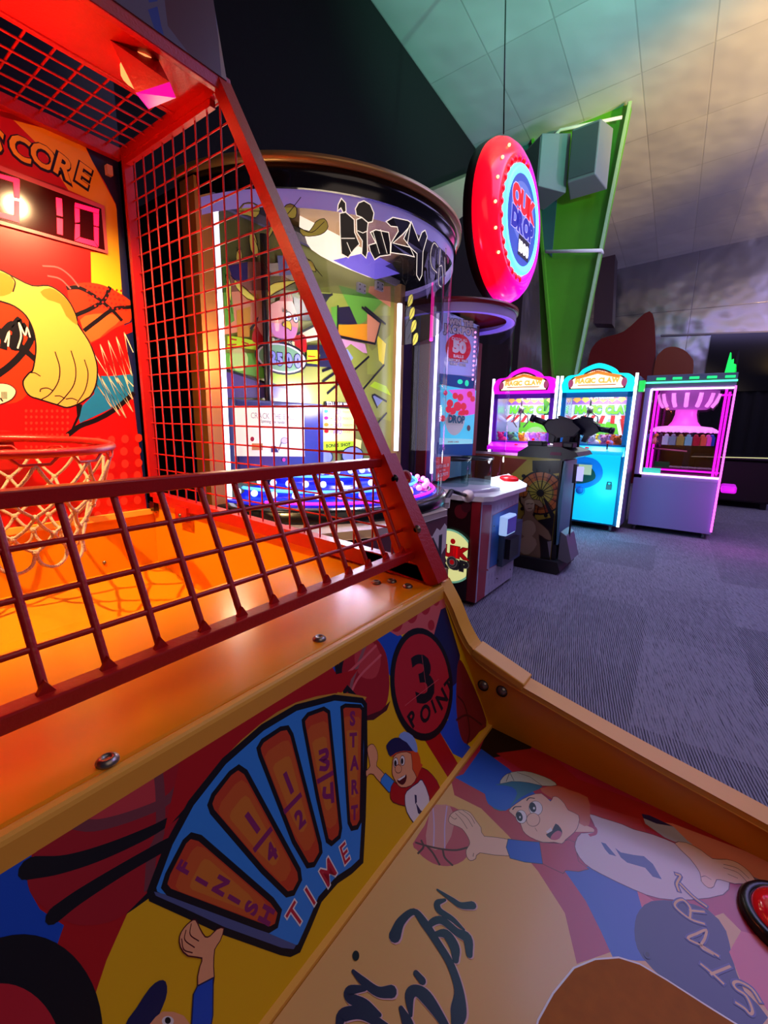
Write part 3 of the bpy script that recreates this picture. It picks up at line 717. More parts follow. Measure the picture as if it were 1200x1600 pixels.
# big ball lower left
tp.z(0, 1100, 2.4)
tp.fill([(105, 600), (150, 540), (260, 440), (440, 310), (560, 210), (700, 120), (720, 240), (720, 360), (640, 520), (570, 690), (480, 780), (400, 820), (300, 830), (220, 800), (140, 740), (105, 680)], bt, 3)
tp.fill([(330, 420), (420, 330), (560, 270), (600, 330), (560, 400), (400, 430)], bt2, 3)
tp.stroke([(250, 440), (360, 455), (520, 410), (640, 350), (700, 250)], .007, ink('ball grey line 2', '70343c'))
tp.stroke([(590, 230), (600, 330), (600, 480), (570, 560), (560, 680)], .007, ink('ball grey line 2', '70343c'))
tp.taper([(112, 615), (240, 600), (400, 550), (580, 470), (690, 400)], [.012, .010, .009, .007, .004], INK); tp.taper([(205, 790), (300, 720), (460, 620), (600, 540), (640, 520)], [.010, .009, .008, .008, .008], INK)
tp.fill([(570, 690), (640, 520), (640, 640), (570, 720), (500, 770), (470, 790)], INK)
# fan
tp.z(200, 1060, 2.6667)
tp.fill([(150, 640), (270, 500), (400, 330), (560, 190), (700, 100), (860, 55), (890, 60), (960, -40), (400, 100), (220, 330)], pR)
tp.fill([(270, 500), (400, 330), (550, 190), (700, 100), (860, 62), (960, 70), (985, 95), (700, 200), (400, 450)], ink('fan gold', 'b8862a'), 2)
fan = [(98, 880), (170, 690), (262, 520), (400, 345), (560, 205), (700, 122), (860, 80), (975, 92), (988, 110), (990, 300), (982, 580), (972, 760), (930, 800), (870, 840), (800, 920), (750, 1040), (712, 1125), (680, 1140), (640, 1132), (400, 1045), (240, 970), (105, 908)]
tp.fill(fan, pLB, 0, INK, .0062)
tp.fill([(108, 888), (200, 910), (420, 990), (640, 1085), (700, 1110), (690, 1128), (640, 1122), (400, 1035), (240, 960), (115, 905)], ink('slate', '4a5480'))
secs = ([(150, 865), (165, 815), (235, 680), (262, 655), (300, 665), (600, 925), (632, 970), (618, 1030), (590, 1047), (540, 1030), (170, 890)],
        [(340, 525), (355, 485), (425, 395), (460, 370), (490, 390), (712, 800), (717, 840), (690, 893), (662, 900), (560, 800), (350, 555)],
        [(543, 290), (560, 260), (635, 210), (665, 205), (682, 235), (800, 690), (803, 725), (775, 775), (748, 780), (690, 680), (550, 320)],
        [(730, 175), (750, 150), (815, 126), (836, 140), (850, 280), (886, 625), (880, 660), (848, 688), (830, 675), (790, 500), (733, 200)],
        [(890, 122), (905, 113), (968, 116), (978, 130), (970, 590), (955, 620), (932, 625), (920, 600), (892, 150)])
for sc_ in secs:
    tp.fill(sc_, pRO, 0, INK, .0042)
    c = np.mean(np.array(sc_), 0); tp.fill([tuple(c+(np.array(p)-c)*.80) for p in sc_], ink('panel orange a', 'bc5420'))
    tp.fill([tuple(c+(np.array(p)-c)*.55) for p in sc_], ink('panel orange b', 'c06c22'))
mg = pMG
def L(ch, cx_, cy_, up, h, m=mg, bold=.03, back=None, bb=.06, wf=.9):
    u_ = np.array(up, float); u_ /= np.linalg.norm(u_); c = np.array((cx_, cy_), float)
    tp.gl(ch, tuple(c-u_*h/2), tuple(c+u_*h/2), m, wf, bold, back, bb)
for ch, x_, y_ in (('F', 232, 785), ('I', 305, 845), ('N', 385, 862), ('I', 440, 920), ('S', 512, 955), ('H', 575, 985)): L(ch, x_, y_, (-.85, -.5), 52, bold=.05)
for ch, x_, y_ in (('S', 935, 165), ('T', 938, 255), ('A', 943, 350), ('R', 945, 450), ('T', 943, 557)): L(ch, x_, y_, (.0, -1), 58, bold=.05)
def st(ps, w=.0045): tp.stroke(ps, w, mg, 3)
st([(497, 570), (540, 632)]); st([(530, 710), (592, 632)]); L('4', 596, 724, (-.45, -.9), 66, bold=.05)
st([(655, 400), (682, 470)]); st([(655, 552), (716, 488)]); L('2', 715, 582, (-.35, -.94), 66, bold=.05)
st([(800, 308), (825, 300), (828, 325), (808, 338), (832, 350), (825, 375), (803, 375)]); st([(793, 428), (850, 395)]); st([(818, 460), (818, 490), (850, 490)]); st([(848, 440), (852, 510)])
for ch, x_, y_, u_ in (('T', 695, 985, (-.72, -1)), ('I', 757, 905, (-.6, -1)), ('M', 832, 805, (-.55, -1)), ('E', 902, 725, (-.3, -1))): L(ch, x_, y_, u_, 80, pCR, .01, pWH, .05, .8)
# 3 POINT disc
tp.z(400, 900, 2.6667)
tp.ell((690, 450), 122, 222, ink('disc red', 'b01a28'), -.07, INK, .0085, 40)
tp.gl('3', (712, 518), (680, 322), INK, 1.3, .025)
for ch, a, b_ in (('P', (660, 612), (640, 570)), ('O', (714, 590), (693, 548)), ('I', (745, 562), (732, 518)), ('N', (783, 530), (762, 485)), ('T', (812, 480), (795, 435))): tp.gl(ch, (a[0]+3, a[1]+6), (b_[0]-2, b_[1]-2), INK, 1.2, .035)
tp.stroke([(620, 540), (760, 430)], .0006, pPK, 0); tp.stroke([(690, 330), (710, 480)], .0006, pPK, 0)
# small boy by the disc
tp.z(540, 1080, 4.6154)
tp.fill([(150, 620), (145, 575), (175, 540), (160, 460), (155, 410), (175, 385), (200, 385), (225, 430), (230, 490), (222, 540), (290, 610), (250, 660), (200, 600), (165, 600)], pSK, 2, pMR, .0007)
tp.fill([(255, 630), (285, 590), (350, 650), (335, 720), (310, 730), (250, 660)], pLB, 0, pNV, .0008)
tp.fill([(345, 655), (440, 690), (500, 560), (560, 555), (620, 600), (680, 700), (640, 830), (560, 850), (440, 830), (340, 800), (320, 740)], pR, 2, pMR, .0008)
tp.fill([(440, 720), (520, 660), (550, 640), (600, 760), (600, 900), (540, 1000), (490, 950), (440, 870), (425, 780)], pWH, 2, pNV, .0010)
tp.fill([(495, 745), (510, 750), (512, 800), (500, 815)], pNV); tp.fill([(505, 805), (540, 860), (565, 870), (555, 900), (520, 880)], pNV)
tp.fill([(320, 470), (400, 420), (520, 440), (540, 520), (555, 530), (530, 580), (500, 640), (470, 560), (380, 480)], pHR, 2)
tp.fill([(345, 470), (400, 440), (470, 450), (480, 560), (510, 620), (470, 680), (400, 695), (365, 660), (335, 600), (335, 540)], pSK, 2, pMR, .0008)
tp.fill([(300, 430), (292, 390), (330, 345), (380, 335), (440, 370), (490, 430), (420, 430), (360, 445), (320, 470)], pNV, 2); tp.fill([(380, 330), (420, 290), (480, 320), (510, 380), (515, 440), (480, 425), (440, 370)], ink('cap pale', '7a98d0'), 2)
for cx_, cy_ in ((360, 515), (408, 500)): tp.ell((cx_, cy_), 17, 36, pWH, 0, INK, .0007); tp.ell((cx_-3, cy_+4), 9, 22, INK)
tp.ell((378, 560), 24, 30, pSK, 0, pMR, .0007); tp.fill([(370, 640), (435, 600), (432, 650), (410, 675), (385, 665)], pMR, 2); tp.fill([(372, 637), (430, 602), (425, 618), (385, 645)], pWH)
# boy and disc at lower left
tp.z(0, 1400, 3)
tp.fill([(925, 420), (935, 330), (945, 290), (880, 280), (845, 240), (840, 190), (860, 150), (890, 120), (915, 110), (935, 150), (960, 190), (985, 185), (1015, 155), (1048, 150), (1030, 210), (1005, 250), (1000, 330), (998, 420)], pSK, 2, pMR, .0008)
for ps in ([(895, 130), (890, 180), (930, 210)], [(870, 160), (865, 205), (910, 240)], [(850, 200), (860, 250), (900, 265)]): tp.stroke(ps, .0007, pMR)
tp.fill([(905, 460), (925, 420), (998, 382), (996, 560), (985, 620), (895, 620)], pB, 1, pNV, .001)
tp.fill([(580, 620), (640, 520), (700, 430), (745, 395), (775, 400), (782, 450), (760, 520), (700, 620)], pNV, 2); tp.fill([(640, 640), (700, 600), (760, 540), (860, 560), (880, 640)], pSK, 2)
tp.ell((785, 585), 28, 24, pWH); tp.ell((785, 582), 14, 16, INK)
tp.ell((60, 700), 330, 410, ink('disc red', 'b01a28'), 0, INK, .021, 48)
tpo = tp.out('time_panel', bb)
q = MB(); q.bar((XL, .2235, .7845), (XR, .2235, .7845), .010, .008, YE); q.out('edge_moulding', tpo, label='narrow yellow strip at the foot of the panel')
q = MB(); q.box(XL, XR, .213, .2205, .772, .781, BLK); q.out('gap_strip', tpo)
# ---- console
cn = np.array((0, -.328, -.0165)); 
up_ = np.array((0, .05*0+.328, .0165)); up_ /= np.linalg.norm(up_)
cp = Art((XL, -.30, .7585), (1, 0, 0), up_, (0, XR-XL, 0, .5185), base=pTAN, step=4e-6, thick=.012)
cR = ink('console crimson', 'b01c38'); cB = ink('console blue', '1450b4'); 
cp.z(640, 1100, 2.1429)
cp.fill([(140, 260), (260, 100), (300, 60), (1250, 500), (1300, 560), (1250, 900), (1050, 700), (560, 870), (520, 700), (430, 560), (330, 440), (240, 350), (150, 305)], cR)
cp.fill([(262, 90), (260, 60), (420, 130), (400, 155), (280, 180), (235, 150)], mat('print brown black', '1c100c', .3))
cp.fill([(180, 235), (240, 150), (330, 215), (420, 300), (520, 340), (330, 350), (250, 300), (150, 245)], cB)
cp.fill([(290, 165), (400, 150), (480, 175), (560, 250), (800, 340), (1250, 510), (1250, 700), (1000, 500), (800, 420), (600, 380), (500, 300)], ink('console red', 'a81c18'))
cp.fill([(520, 560), (620, 540), (700, 570), (760, 620), (800, 660), (800, 860), (760, 860), (680, 848), (640, 760), (590, 660)], cB, 0)
cp.fill([(760, 620), (820, 660), (790, 700), (780, 690)], pPK)
cp.fill([(800, 390), (880, 400), (1250, 540), (1250, 640), (1100, 560), (960, 490)], ink('peach', 'd8805a'))
# navy plate behind START
cp.fill([(755, 730), (770, 690), (810, 660), (900, 660), (1000, 690), (1060, 760), (1080, 850), (1120, 960), (1200, 1050), (1100, 1120), (980, 1030), (860, 930), (780, 850), (755, 790)], pNV, 2)
cp.fill([(1070, 830), (1110, 760), (1250, 800), (1250, 1100), (1180, 1000), (1110, 930)], pPK)
cp.fill([(1100, 560), (1180, 590), (1250, 600), (1250, 660), (1150, 640)], pGY)
# ball and hand
cp.z(620, 1250, 6)
cp.fill([(150, 410), (260, 240), (330, 90), (420, 45), (540, 70), (620, 140), (680, 400), (670, 500), (620, 570), (520, 615), (430, 618), (340, 595), (240, 530), (190, 470)], ink('console ball', 'b84050'), 2)
cp.fill([(330, 60), (420, 45), (500, 60), (540, 220), (450, 450), (280, 430), (290, 220)], ink('console ball pale', 'c88478'), 2)
for ps in ([(180, 400), (280, 430), (420, 460), (560, 470), (680, 440)], [(280, 430), (340, 500), (400, 605)], [(430, 460), (450, 540), (520, 610)], [(200, 500), (250, 440), (230, 380)]): cp.stroke(ps, .0022, pMR)
for ps in ([(340, 80), (350, 250), (345, 430)], [(470, 60), (450, 240), (450, 450)]): cp.stroke(ps, .0015, ink('lilac', 'c0a0c0'))
cp.fill([(1050, 370), (820, 340), (790, 260), (740, 190), (690, 120), (620, 92), (560, 100), (510, 130), (485, 180), (500, 220), (560, 245), (610, 270), (650, 320), (680, 380), (680, 420), (650, 470), (655, 530), (690, 570), (740, 550), (780, 495), (1050, 525)], pSK2, 2, pMR, .0006)
for ps in ([(550, 125), (610, 190), (660, 270)], [(580, 110), (660, 170), (710, 250)], [(620, 98), (690, 150), (730, 220)], [(500, 150), (540, 180), (560, 170)], [(720, 500), (715, 530)]): cp.stroke(ps, .0006, pMR)
cp.z(760, 1180, 5)
cp.fill([(170, 655), (290, 670), (420, 680), (440, 850), (300, 835), (185, 805), (155, 720)], pB, 1, pNV, .0008)
cp.fill([(415, 680), (560, 690), (640, 660), (720, 690), (700, 740), (720, 830), (800, 890), (720, 910), (620, 900), (600, 925), (480, 870), (440, 850)], cR, 1, pMR, .0006)
cp.fill([(720, 330), (800, 380), (1200, 500), (1300, 700), (1000, 560), (850, 560), (810, 480), (700, 500)], ink('sleeve red', 'b83430'))
# jersey
cp.fill([(740, 610), (850, 600), (830, 520), (805, 460), (900, 490), (1060, 540), (1150, 580), (1300, 620), (1500, 700), (1700, 800), (1850, 900), (1900, 1000), (1850, 1090), (1600, 1130), (1350, 1120), (1150, 1050), (900, 930), (770, 850), (700, 750), (695, 680)], ink('jersey', 'cdbcc0'), 2, pMR, .0007)
cp.fill([(895, 680), (930, 690), (1015, 790), (960, 775), (925, 735)], ink('jersey blue', '2a4a88')); cp.fill([(1005, 725), (1050, 760), (1150, 780), (1230, 790), (1300, 850), (1370, 970), (1300, 950), (1240, 880), (1100, 840), (1050, 800)], ink('jersey blue', '2a4a88'), 1)
cp.fill([(720, 525), (830, 570), (860, 600), (700, 600), (690, 600)], pSK2, 0)
cp.stroke([(810, 550), (850, 570), (850, 610), (810, 625)], .0035, cR)
# hair, face, cap
cp.fill([(420, 260), (560, 240), (640, 270), (790, 330), (810, 450), (800, 550), (720, 530), (620, 400), (480, 320)], ink('ginger', 'c4603c'), 2)
cp.fill([(175, 430), (230, 380), (330, 320), (430, 300), (500, 360), (520, 325), (560, 330), (610, 380), (640, 430), (720, 470), (720, 540), (690, 600), (620, 660), (590, 692), (530, 680), (440, 680), (340, 640), (285, 590), (260, 520), (200, 460)], pSK2, 2, pMR, .0006)
cp.fill([(0, 330), (20, 250), (120, 220), (200, 205), (300, 210), (440, 245), (350, 290), (270, 330), (210, 380), (150, 435), (60, 420)], pTL, 2); cp.fill([(-10, 240), (100, 235), (200, 250), (240, 300), (200, 380), (150, 435), (40, 400), (0, 350)], cB, 2)
cp.fill([(105, 225), (130, 170), (190, 135), (300, 125), (400, 150), (500, 190), (550, 235), (440, 240), (330, 215), (200, 205)], ink('cap cream', 'b8b8a0'), 2, INK, .0006)
for ps in ([(180, 140), (155, 205)], [(185, 140), (215, 200)], [(240, 135), (340, 170), (430, 235)]): cp.stroke(ps, .0007, INK, 0)
cp.ell((272, 482), 42, 52, pWH, -.2, INK, .0005); cp.ell((385, 415), 52, 56, pWH, -.3, INK, .0005)
cp.ell((258, 480), 24, 38, INK, -.3); cp.ell((362, 408), 26, 40, INK, -.3); cp.ell((262, 485), 6, 9, pWH); cp.ell((372, 415), 8, 10, pWH)
cp.ell((365, 505), 52, 52, pSK2, 0, pMR, .0006)
cp.stroke([(205, 425), (225, 405), (270, 402)], .0012, INK); cp.stroke([(315, 355), (335, 335), (375, 338)], .0012, INK)
cp.fill([(465, 620), (510, 595), (540, 535), (580, 570), (592, 610), (570, 650), (520, 662), (495, 650)], INK, 2); cp.fill([(500, 650), (520, 615), (560, 590), (590, 610), (570, 652), (530, 665)], ink('tongue', 'b84860'), 2); cp.fill([(465, 600), (505, 565), (515, 590), (480, 612)], pWH)
cp.stroke([(380, 570), (395, 595)], .0005, pMR)
# lower arm and hand
cp.z(960, 1250, 4.5708)
cp.fill([(200, 110), (420, 190), (520, 290), (560, 320), (430, 300), (360, 270), (220, 170)], ink('cuff grey', 'a8a8a8'), 1); cp.fill([(195, 100), (250, 110), (420, 190), (300, 170), (205, 130)], pNV)
cp.fill([(430, 310), (510, 305), (620, 360), (700, 420), (800, 425), (880, 450), (960, 510), (1010, 580), (1035, 640), (990, 640), (920, 600), (860, 600), (790, 580), (730, 570), (710, 620), (670, 628), (620, 580), (610, 520), (540, 420)], pSK2, 2, pMR, .0006)
for ps in ([(780, 460), (880, 490), (960, 560)], [(780, 485), (880, 520), (950, 590)], [(810, 530), (880, 560)], [(620, 550), (650, 545), (690, 570)]): cp.stroke(ps, .0006, pMR)
# START
for back_, w in ((ink('letter shadow', '3a3a78'), .0048), (ink('letter gold', 'd8a860'), .0020)):
    for ps in ([(440, 530), (470, 545), (445, 600), (460, 650)], [(470, 600), (560, 690), (655, 760)], [(640, 885), (540, 850), (440, 770), (440, 730), (490, 715), (540, 770), (540, 840)], [(540, 790), (640, 800)], [(740, 1115), (620, 1040), (525, 990), (590, 955), (655, 930), (645, 990), (620, 1050), (700, 1100)], [(620, 1175), (700, 1240), (775, 1310)], [(825, 1190), (690, 1245)], [(870, 1450), (930, 1490), (970, 1530), (985, 1500), (940, 1400), (870, 1350), (850, 1310), (890, 1300), (980, 1350), (1040, 1440)]):
        cp.stroke(ps, w, back_)
cp.ell((235, 1100), 26, 40, pNV, -.4); cp.ell((235, 1105), 14, 20, BLK, -.4)
# scrawled words
cp.z(450, 1300, 3)
INKV = ink('blue black', '1c1c38')
for off, m_, k in ((2, ink('lilac pink', 'd8a8a8'), 1.15), (0, INKV, 1.0)):
    def T(ps, ws): cp.taper([(a+off*2, b_+off) for a, b_ in ps], [w*k for w in ws], m_)
    T([(700, 272), (770, 320), (810, 345), (865, 345)], [.002, .005, .006, .0075])
    T([(735, 320), (700, 335), (710, 370), (770, 410), (825, 460)], [.003, .006, .006, .005, .002])
    T([(500, 490), (530, 420), (590, 375), (640, 430), (700, 520), (760, 620), (800, 740), (800, 840), (790, 900)], [.011, .008, .006, .008, .007, .007, .008, .013, .009])
    T([(660, 470), (670, 430), (720, 415), (790, 470), (840, 500), (850, 575)], [.003, .006, .007, .007, .009, .006])
    T([(690, 480), (740, 480), (780, 540), (785, 600)], [.004, .008, .009, .006])
    T([(600, 665), (630, 700)], [.005, .006])
    T([(530, 830), (560, 900), (570, 960)], [.004, .009, .011]); T([(575, 860), (570, 770), (600, 745), (650, 780), (720, 880), (760, 960)], [.003, .008, .008, .010, .007, .006])
    T([(305, 655), (350, 700), (420, 750), (485, 750)], [.003, .006, .007, .009]); T([(360, 735), (290, 745), (290, 780), (360, 810), (430, 860)], [.004, .007, .007, .007, .003])
    T([(240, 900), (260, 860), (340, 850), (430, 900), (520, 960)], [.006, .009, .008, .006, .005])
cp.ell((318, 582), 16, 24, BLK)
# ball scoop opening edge
cp.z(640, 1100, 2.1429)
hole = [(400, 1200), (430, 1060), (480, 970), (550, 885), (620, 856), (700, 850), (770, 872), (860, 925), (1000, 1015), (1120, 1090), (1200, 1200)]
cp.fill(hole, mat('scoop brown', 'a45c08', .75, mottle=.2, bscale=90), 0, pWH, .0014)
cpo = cp.out('control_console', bb)
# start button
r = ray(1232, 1450); c = CAMP+r*((.766-CAMH)/r[2]); BC = (c[0]-.000, c[1]+.0, .769)
tb = Matrix.Rotation(0, 4, 'X')
q = MB(); q.lathe([(.040, -.01), (.041, .004), (.038, .009), (.032, .010), (.030, .007)], BC, BLK, 40); bto = q.out('start_button', bb, label='red domed button in black ring')
q = MB(); q.lathe([(.031, .006), (.029, .012), (.022, .0165), (.012, .019), (0, .0195)], BC, mat('red translucent plastic', 'c80c1c', .08, emit='ff1020', es=.12, coat=1), 40); q.out('button_dome', bto)

# ---------------------------------------------------------------- wheel game with a round clear front
CW = (1.5, 1.5); CR = .60
gp = mat('gold trim', 'b08a50', .35, metal=.5); WOOD = mat('amber wood post', 'd08838', .5, mottle=.15, bscale=12)
GL = glass('clear acrylic', (.96, .95, .99), .12)
LEDW = mat('white led tube', 'ffffff', .4, emit='f4f0ff', es=3.2); 
dz = thing('wheel_ticket_game', 'tall ticket game with round clear front, gold top rim and glowing blue ball wheel', 'arcade game', (1.5, 1.6, 0))
DK = mat('dark cabinet', '15131c', .4); DKR = mat('dark maroon wood', '3a1a20', .45); DECK = mat('pale speckled deck', 'b5a8a0', .35, mottle=.1, bscale=30)
q = MB(); q.box(.93, 2.07, 1.47, 2.25, 0, 2.02, DK); q.out('cabinet', dz)
q = MB(); base = [(.80, 1.7), (.80, 1.05), (1.15, .86), (1.62, .855), (1.70, .95), (1.78, .93), (2.12, 1.1), (2.12, 1.7)]
q.prism(base, lambda u, v, t: (u, v, t), .875, .90, DECK); q.out('deck', dz, bevel=.004)
q = MB(); q.prism([(x*.985+.02, y*.99+.02) for x, y in base], lambda u, v, t: (u, v, t), .02, .874, DKR); bs = q.out('base', dz)
q = MB(); q.box(1.0, 1.64, .845, .862, .60, .64, gp); q.out('trim_strip', bs)
ca = Art((1.0, .862, .645), (1, 0, 0), (0, 0, 1), (0, .64, 0, .225), base=ink('brick red', '5a2026'), step=2e-4)
burst = [(60, 65), (70, 60), (64, 40), (82, 50), (90, 25), (100, 45), (115, 30), (112, 52), (128, 55)]
ca.z(620, 770, 4)
ca.fill([(20, 300), (70, 230), (150, 280), (180, 235), (220, 275), (250, 220), (270, 235), (300, 190), (315, 215), (345, 200), (330, 270), (345, 330), (300, 345), (270, 400), (240, 370), (180, 430), (120, 400), (60, 440), (40, 380)], pWH)
ca.txtuv('CHICKEN', (.06, .05), (.60, .05), .10, INK, .04, back=pGY, bb=.03)
ca.out('chicken_sign', bs)
q = MB(); q.lathe([(CR+.012, -.035), (CR+.018, -.02), (CR+.018, .035), (CR, .045), (.40, .045)], (*CW, .905), mat('black ring', '0a0a10', .2), 72, PI, 2*PI); q.out('base_ring', dz)
q = MB(); q.lathe([(CR, .93), (CR, 1.95)], (*CW, 0), GL, 72, PI, 2*PI); q.out('clear_front', dz)
q = MB(); q.lathe([(CR+.012, 1.935), (CR+.012, 1.965), (CR+.014, 1.97), (CR+.014, 2.0), (.40, 2.0)], (*CW, 0), mat('black gloss rim', '0c0c12', .15), 72, PI, 2*PI); 
rmx = q.out('top_rim', dz)
q = MB(); q.lathe([(CR+.014, 2.0), (CR+.03, 2.004), (CR+.03, 2.022), (.1, 2.03)], (*CW, 0), gp, 72, PI, 2*PI); q.out('gold_band', rmx, label='gold band along the top edge')
q = MB(); q.lathe([(CR+.002, 1.885), (CR+.002, 1.935)], (*CW, 0), mat('lilac strip', 'a8a0c8', .3, emit='a090ff', es=.25), 72, PI, 2*PI); q.out('light_strip', rmx)
# posts, tubes, pole
q = MB(); q.box(.885, .945, 1.40, 1.48, .90, 1.99, WOOD); q.out('post', dz, label='amber wooden post at the left of the clear front')
q = MB(); q.box(2.045, 2.085, 1.41, 1.48, .90, 1.96, gp); q.out('post', dz, label='gold post at the right of the clear front')
for a_, x_, y_, z0, z1 in (('l', .975, 1.425, .96, 1.93), ('r', 2.03, 1.405, 1.10, 1.86)):
    q = MB(); q.tube([(x_, y_, z0), (x_, y_, z1)], .0085 if a_ == 'l' else .013, LEDW, 12); q.out('light_tube', dz, label='glowing white tube')
q = MB(); q.tube([(1.172, 1.43, .93), (1.172, 1.43, 1.92)], .0125, mat('black pole', '16141c', .3), 14); q.out('pole', dz)
# header sheet behind the lettering and its lit backdrop
hb = MB(); hb.lathe([(CR-.03, 1.66), (CR-.03, 1.90)], (*CW, 0), glass('smoky header', (.42, .40, .46), .2), 60, PI, 2*PI)
hdr = hb.out('header_sheet', dz)
ha = Art((.95, 1.40, 1.5), (1, 0, 0), (0, 0, 1), step=3e-4)
ha.z(320, 230, 3)
ha.fill([(445, 320), (640, 262), (700, 258), (860, 330), (870, 520), (900, 590), (860, 600), (800, 618), (720, 590), (600, 540), (500, 480), (470, 420)], mat('lit header lamp', 'fff0d0', .5, emit='fff0c8', es=2.2), 2)
ha.fill([(860, 470), (1000, 500), (1060, 560), (900, 595), (800, 620), (700, 580), (520, 490), (600, 530)], mat('lit header lilac', '8070e0', .5, emit='8878ff', es=.9))
hl = ha.out('header_light', dz)
lamp('POINT', (1.62, 1.15, 1.80), None, (1.0, .93, .8), 4, .05)
lamp('POINT', (1.5, 1.25, 1.35), None, (.86, .78, 1.0), 14, .08)
lamp('POINT', (.90, 1.30, 1.45), None, (1.0, .72, .42), 2.0, .05)  # warm lamp added beside the tube to brighten the wooden post
# lettering and feathers on the clear front
cyl = CylArt(CW, CR+.003); cyl.z(320, 230, 3)
BL2 = mat('black cast letter', '161014', .3); WL = mat('letter glow line', 'fff4e0', .4, emit='fff0d8', es=.9)
def chunk(ps): cyl.fill(ps, BL2, 0, WL, .0028)
chunk([(638, 285), (622, 300), (625, 270), (640, 240), (660, 262), (662, 300), (650, 310)])
chunk([(632, 310), (660, 305), (700, 340), (702, 400), (725, 455), (700, 480), (672, 518), (640, 500), (634, 400)])
chunk([(710, 340), (735, 330), (765, 350), (760, 400), (762, 490), (755, 520), (735, 500), (738, 440), (712, 400)])
chunk([(705, 290), (720, 262), (745, 252), (775, 270), (792, 310), (785, 350), (765, 355), (735, 330), (710, 320)])
chunk([(775, 400), (800, 388), (860, 400), (868, 450), (868, 505), (820, 512), (795, 528), (775, 490), (768, 460), (800, 450)])
chunk([(848, 350), (880, 330), (950, 345), (970, 360), (925, 410), (880, 450), (960, 470), (980, 515), (940, 505), (870, 495), (872, 450), (905, 395), (900, 375), (870, 372)])
chunk([(930, 430), (965, 350), (985, 400), (1000, 440), (1015, 400), (1030, 390), (1040, 420), (1020, 490), (1015, 600), (1003, 625), (990, 600), (992, 500), (960, 470)])
for ps in ([(1090, 470), (1070, 450), (1055, 500), (1060, 560), (1085, 590)], [(1100, 480), (1095, 560), (1092, 640), (1105, 655)], [(1095, 560), (1108, 560), (1112, 640)], [(1120, 520), (1122, 600)], [(1125, 480), (1124, 500)]): cyl.stroke(ps, .011, BL2, 3); cyl.stroke(ps, .0018, WL, 3)
for ps in ([(640, 430), (700, 430)], [(665, 450), (685, 500)], [(715, 395), (738, 405), (760, 395)], [(820, 390), (850, 500)], [(785, 400), (815, 500)], [(960, 360), (945, 450)]): cyl.stroke(ps, .0022, WL, 0)
lt = cyl.out('title_letters', dz, label='black chunky title letters with glowing outlines')
YF, nt_, b_, N_, L_ = nodes('feather yellow'); tl_ = N_('ShaderNodeBsdfTranslucent'); tl_.inputs[0].default_value = (.75, .70, .10, 1); ad_ = N_('ShaderNodeMixShader'); ad_.inputs[0].default_value = .6
b_.inputs['Base Color'].default_value = (.45, .42, .08, 1); L_(b_.outputs[0], ad_.inputs[1]); L_(tl_.outputs[0], ad_.inputs[2]); L_(ad_.outputs[0], nt_.nodes['Material Output'].inputs[0])
def feather(ps, tail):
    fa = CylArt(CW, CR+.002); fa.z(320, 230, 3); fa.fill(ps, YF, 2, INK, .0020); fa.stroke(tail, .002, INK); fa.out('feather_sticker', dz)
feather([(445, 380), (490, 395), (520, 350), (560, 335), (578, 370), (560, 400), (520, 415), (460, 415)], [(440, 375), (500, 400), (560, 350)])
feather([(370, 285), (400, 265), (430, 285), (425, 330), (395, 330)], [(450, 235), (400, 300), (370, 330)])
feather([(470, 520), (500, 535), (515, 560), (520, 585), (490, 570), (480, 545)], [(470, 510), (550, 605)])
feather([(290, 420), (320, 330), (325, 380), (300, 425)], [(290, 425), (330, 320)])
feather([(155, 310), (180, 265), (230, 262), (260, 290), (240, 330), (200, 320)], [(155, 300), (260, 300)])
feather([(210, 400), (235, 410), (250, 480), (245, 520), (215, 480)], [(220, 400), (290, 560), (320, 600)])
feather([(300, 660), (330, 635), (430, 625), (400, 645), (320, 690), (296, 700)], [(430, 628), (296, 700)])
feather([(150, 490), (170, 480), (175, 530), (150, 540)], [(150, 470), (175, 540)])
feather([(100, 600), (125, 650), (120, 740), (105, 760)], [(95, 590), (130, 780)])
feather([(140, 620), (210, 680), (250, 720), (200, 710), (150, 660)], [(120, 600), (250, 722)])
for k in range(4):
    x_ = 955+k*8; feather([(x_, 700+k*60), (x_+20, 690+k*60), (x_+18, 730+k*60), (x_-5, 750+k*60)], [(x_+20, 690+k*60), (x_-20, 780+k*60)])
# back panel print
bp_ = Art((.95, 1.452, .94), (1, 0, 0), (0, 0, 1), (0, 1.12, 0, 1.04), base=ink('olive', '7c8038'), step=2e-4)
pO = [ink('shard '+n_, c_) for n_, c_ in (('green', '5a9a30'), ('olive', '8a9438'), ('violet', '4a3a78'), ('dark', '1c1a30'), ('orange', 'e09010'), ('yellow', 'e8d820'), ('salmon', 'd08860'), ('pale', 'cfc8a0'), ('lime', 'a8d020'), ('steel', '8490b0'), ('pinkish', 'c890a8'))]
bp_.z(500, 420, 5.4545)
bp_.fill([(-100, 180), (160, 140), (600, 180), (600, 400), (-100, 400)], pO[1])
bp_.fill([(0, 210), (100, 215), (20, 330), (-40, 300)], pO[3]); bp_.fill([(155, 140), (560, 250), (380, 450), (320, 480)], pO[0])
bp_.fill([(150, 330), (250, 320), (320, 480), (150, 470)], pO[3]); bp_.fill([(150, 480), (400, 470), (400, 630), (150, 570)], pO[4]); bp_.fill([(400, 380), (510, 460), (470, 650), (400, 640)], pO[6])
bp_.fill([(420, 150), (600, 150), (600, 330), (410, 200)], pO[6]); bp_.fill([(400, 640), (440, 700), (600, 560), (600, 900), (400, 900)], pO[1]); bp_.fill([(480, 560), (560, 640), (540, 820), (500, 780)], pO[5])
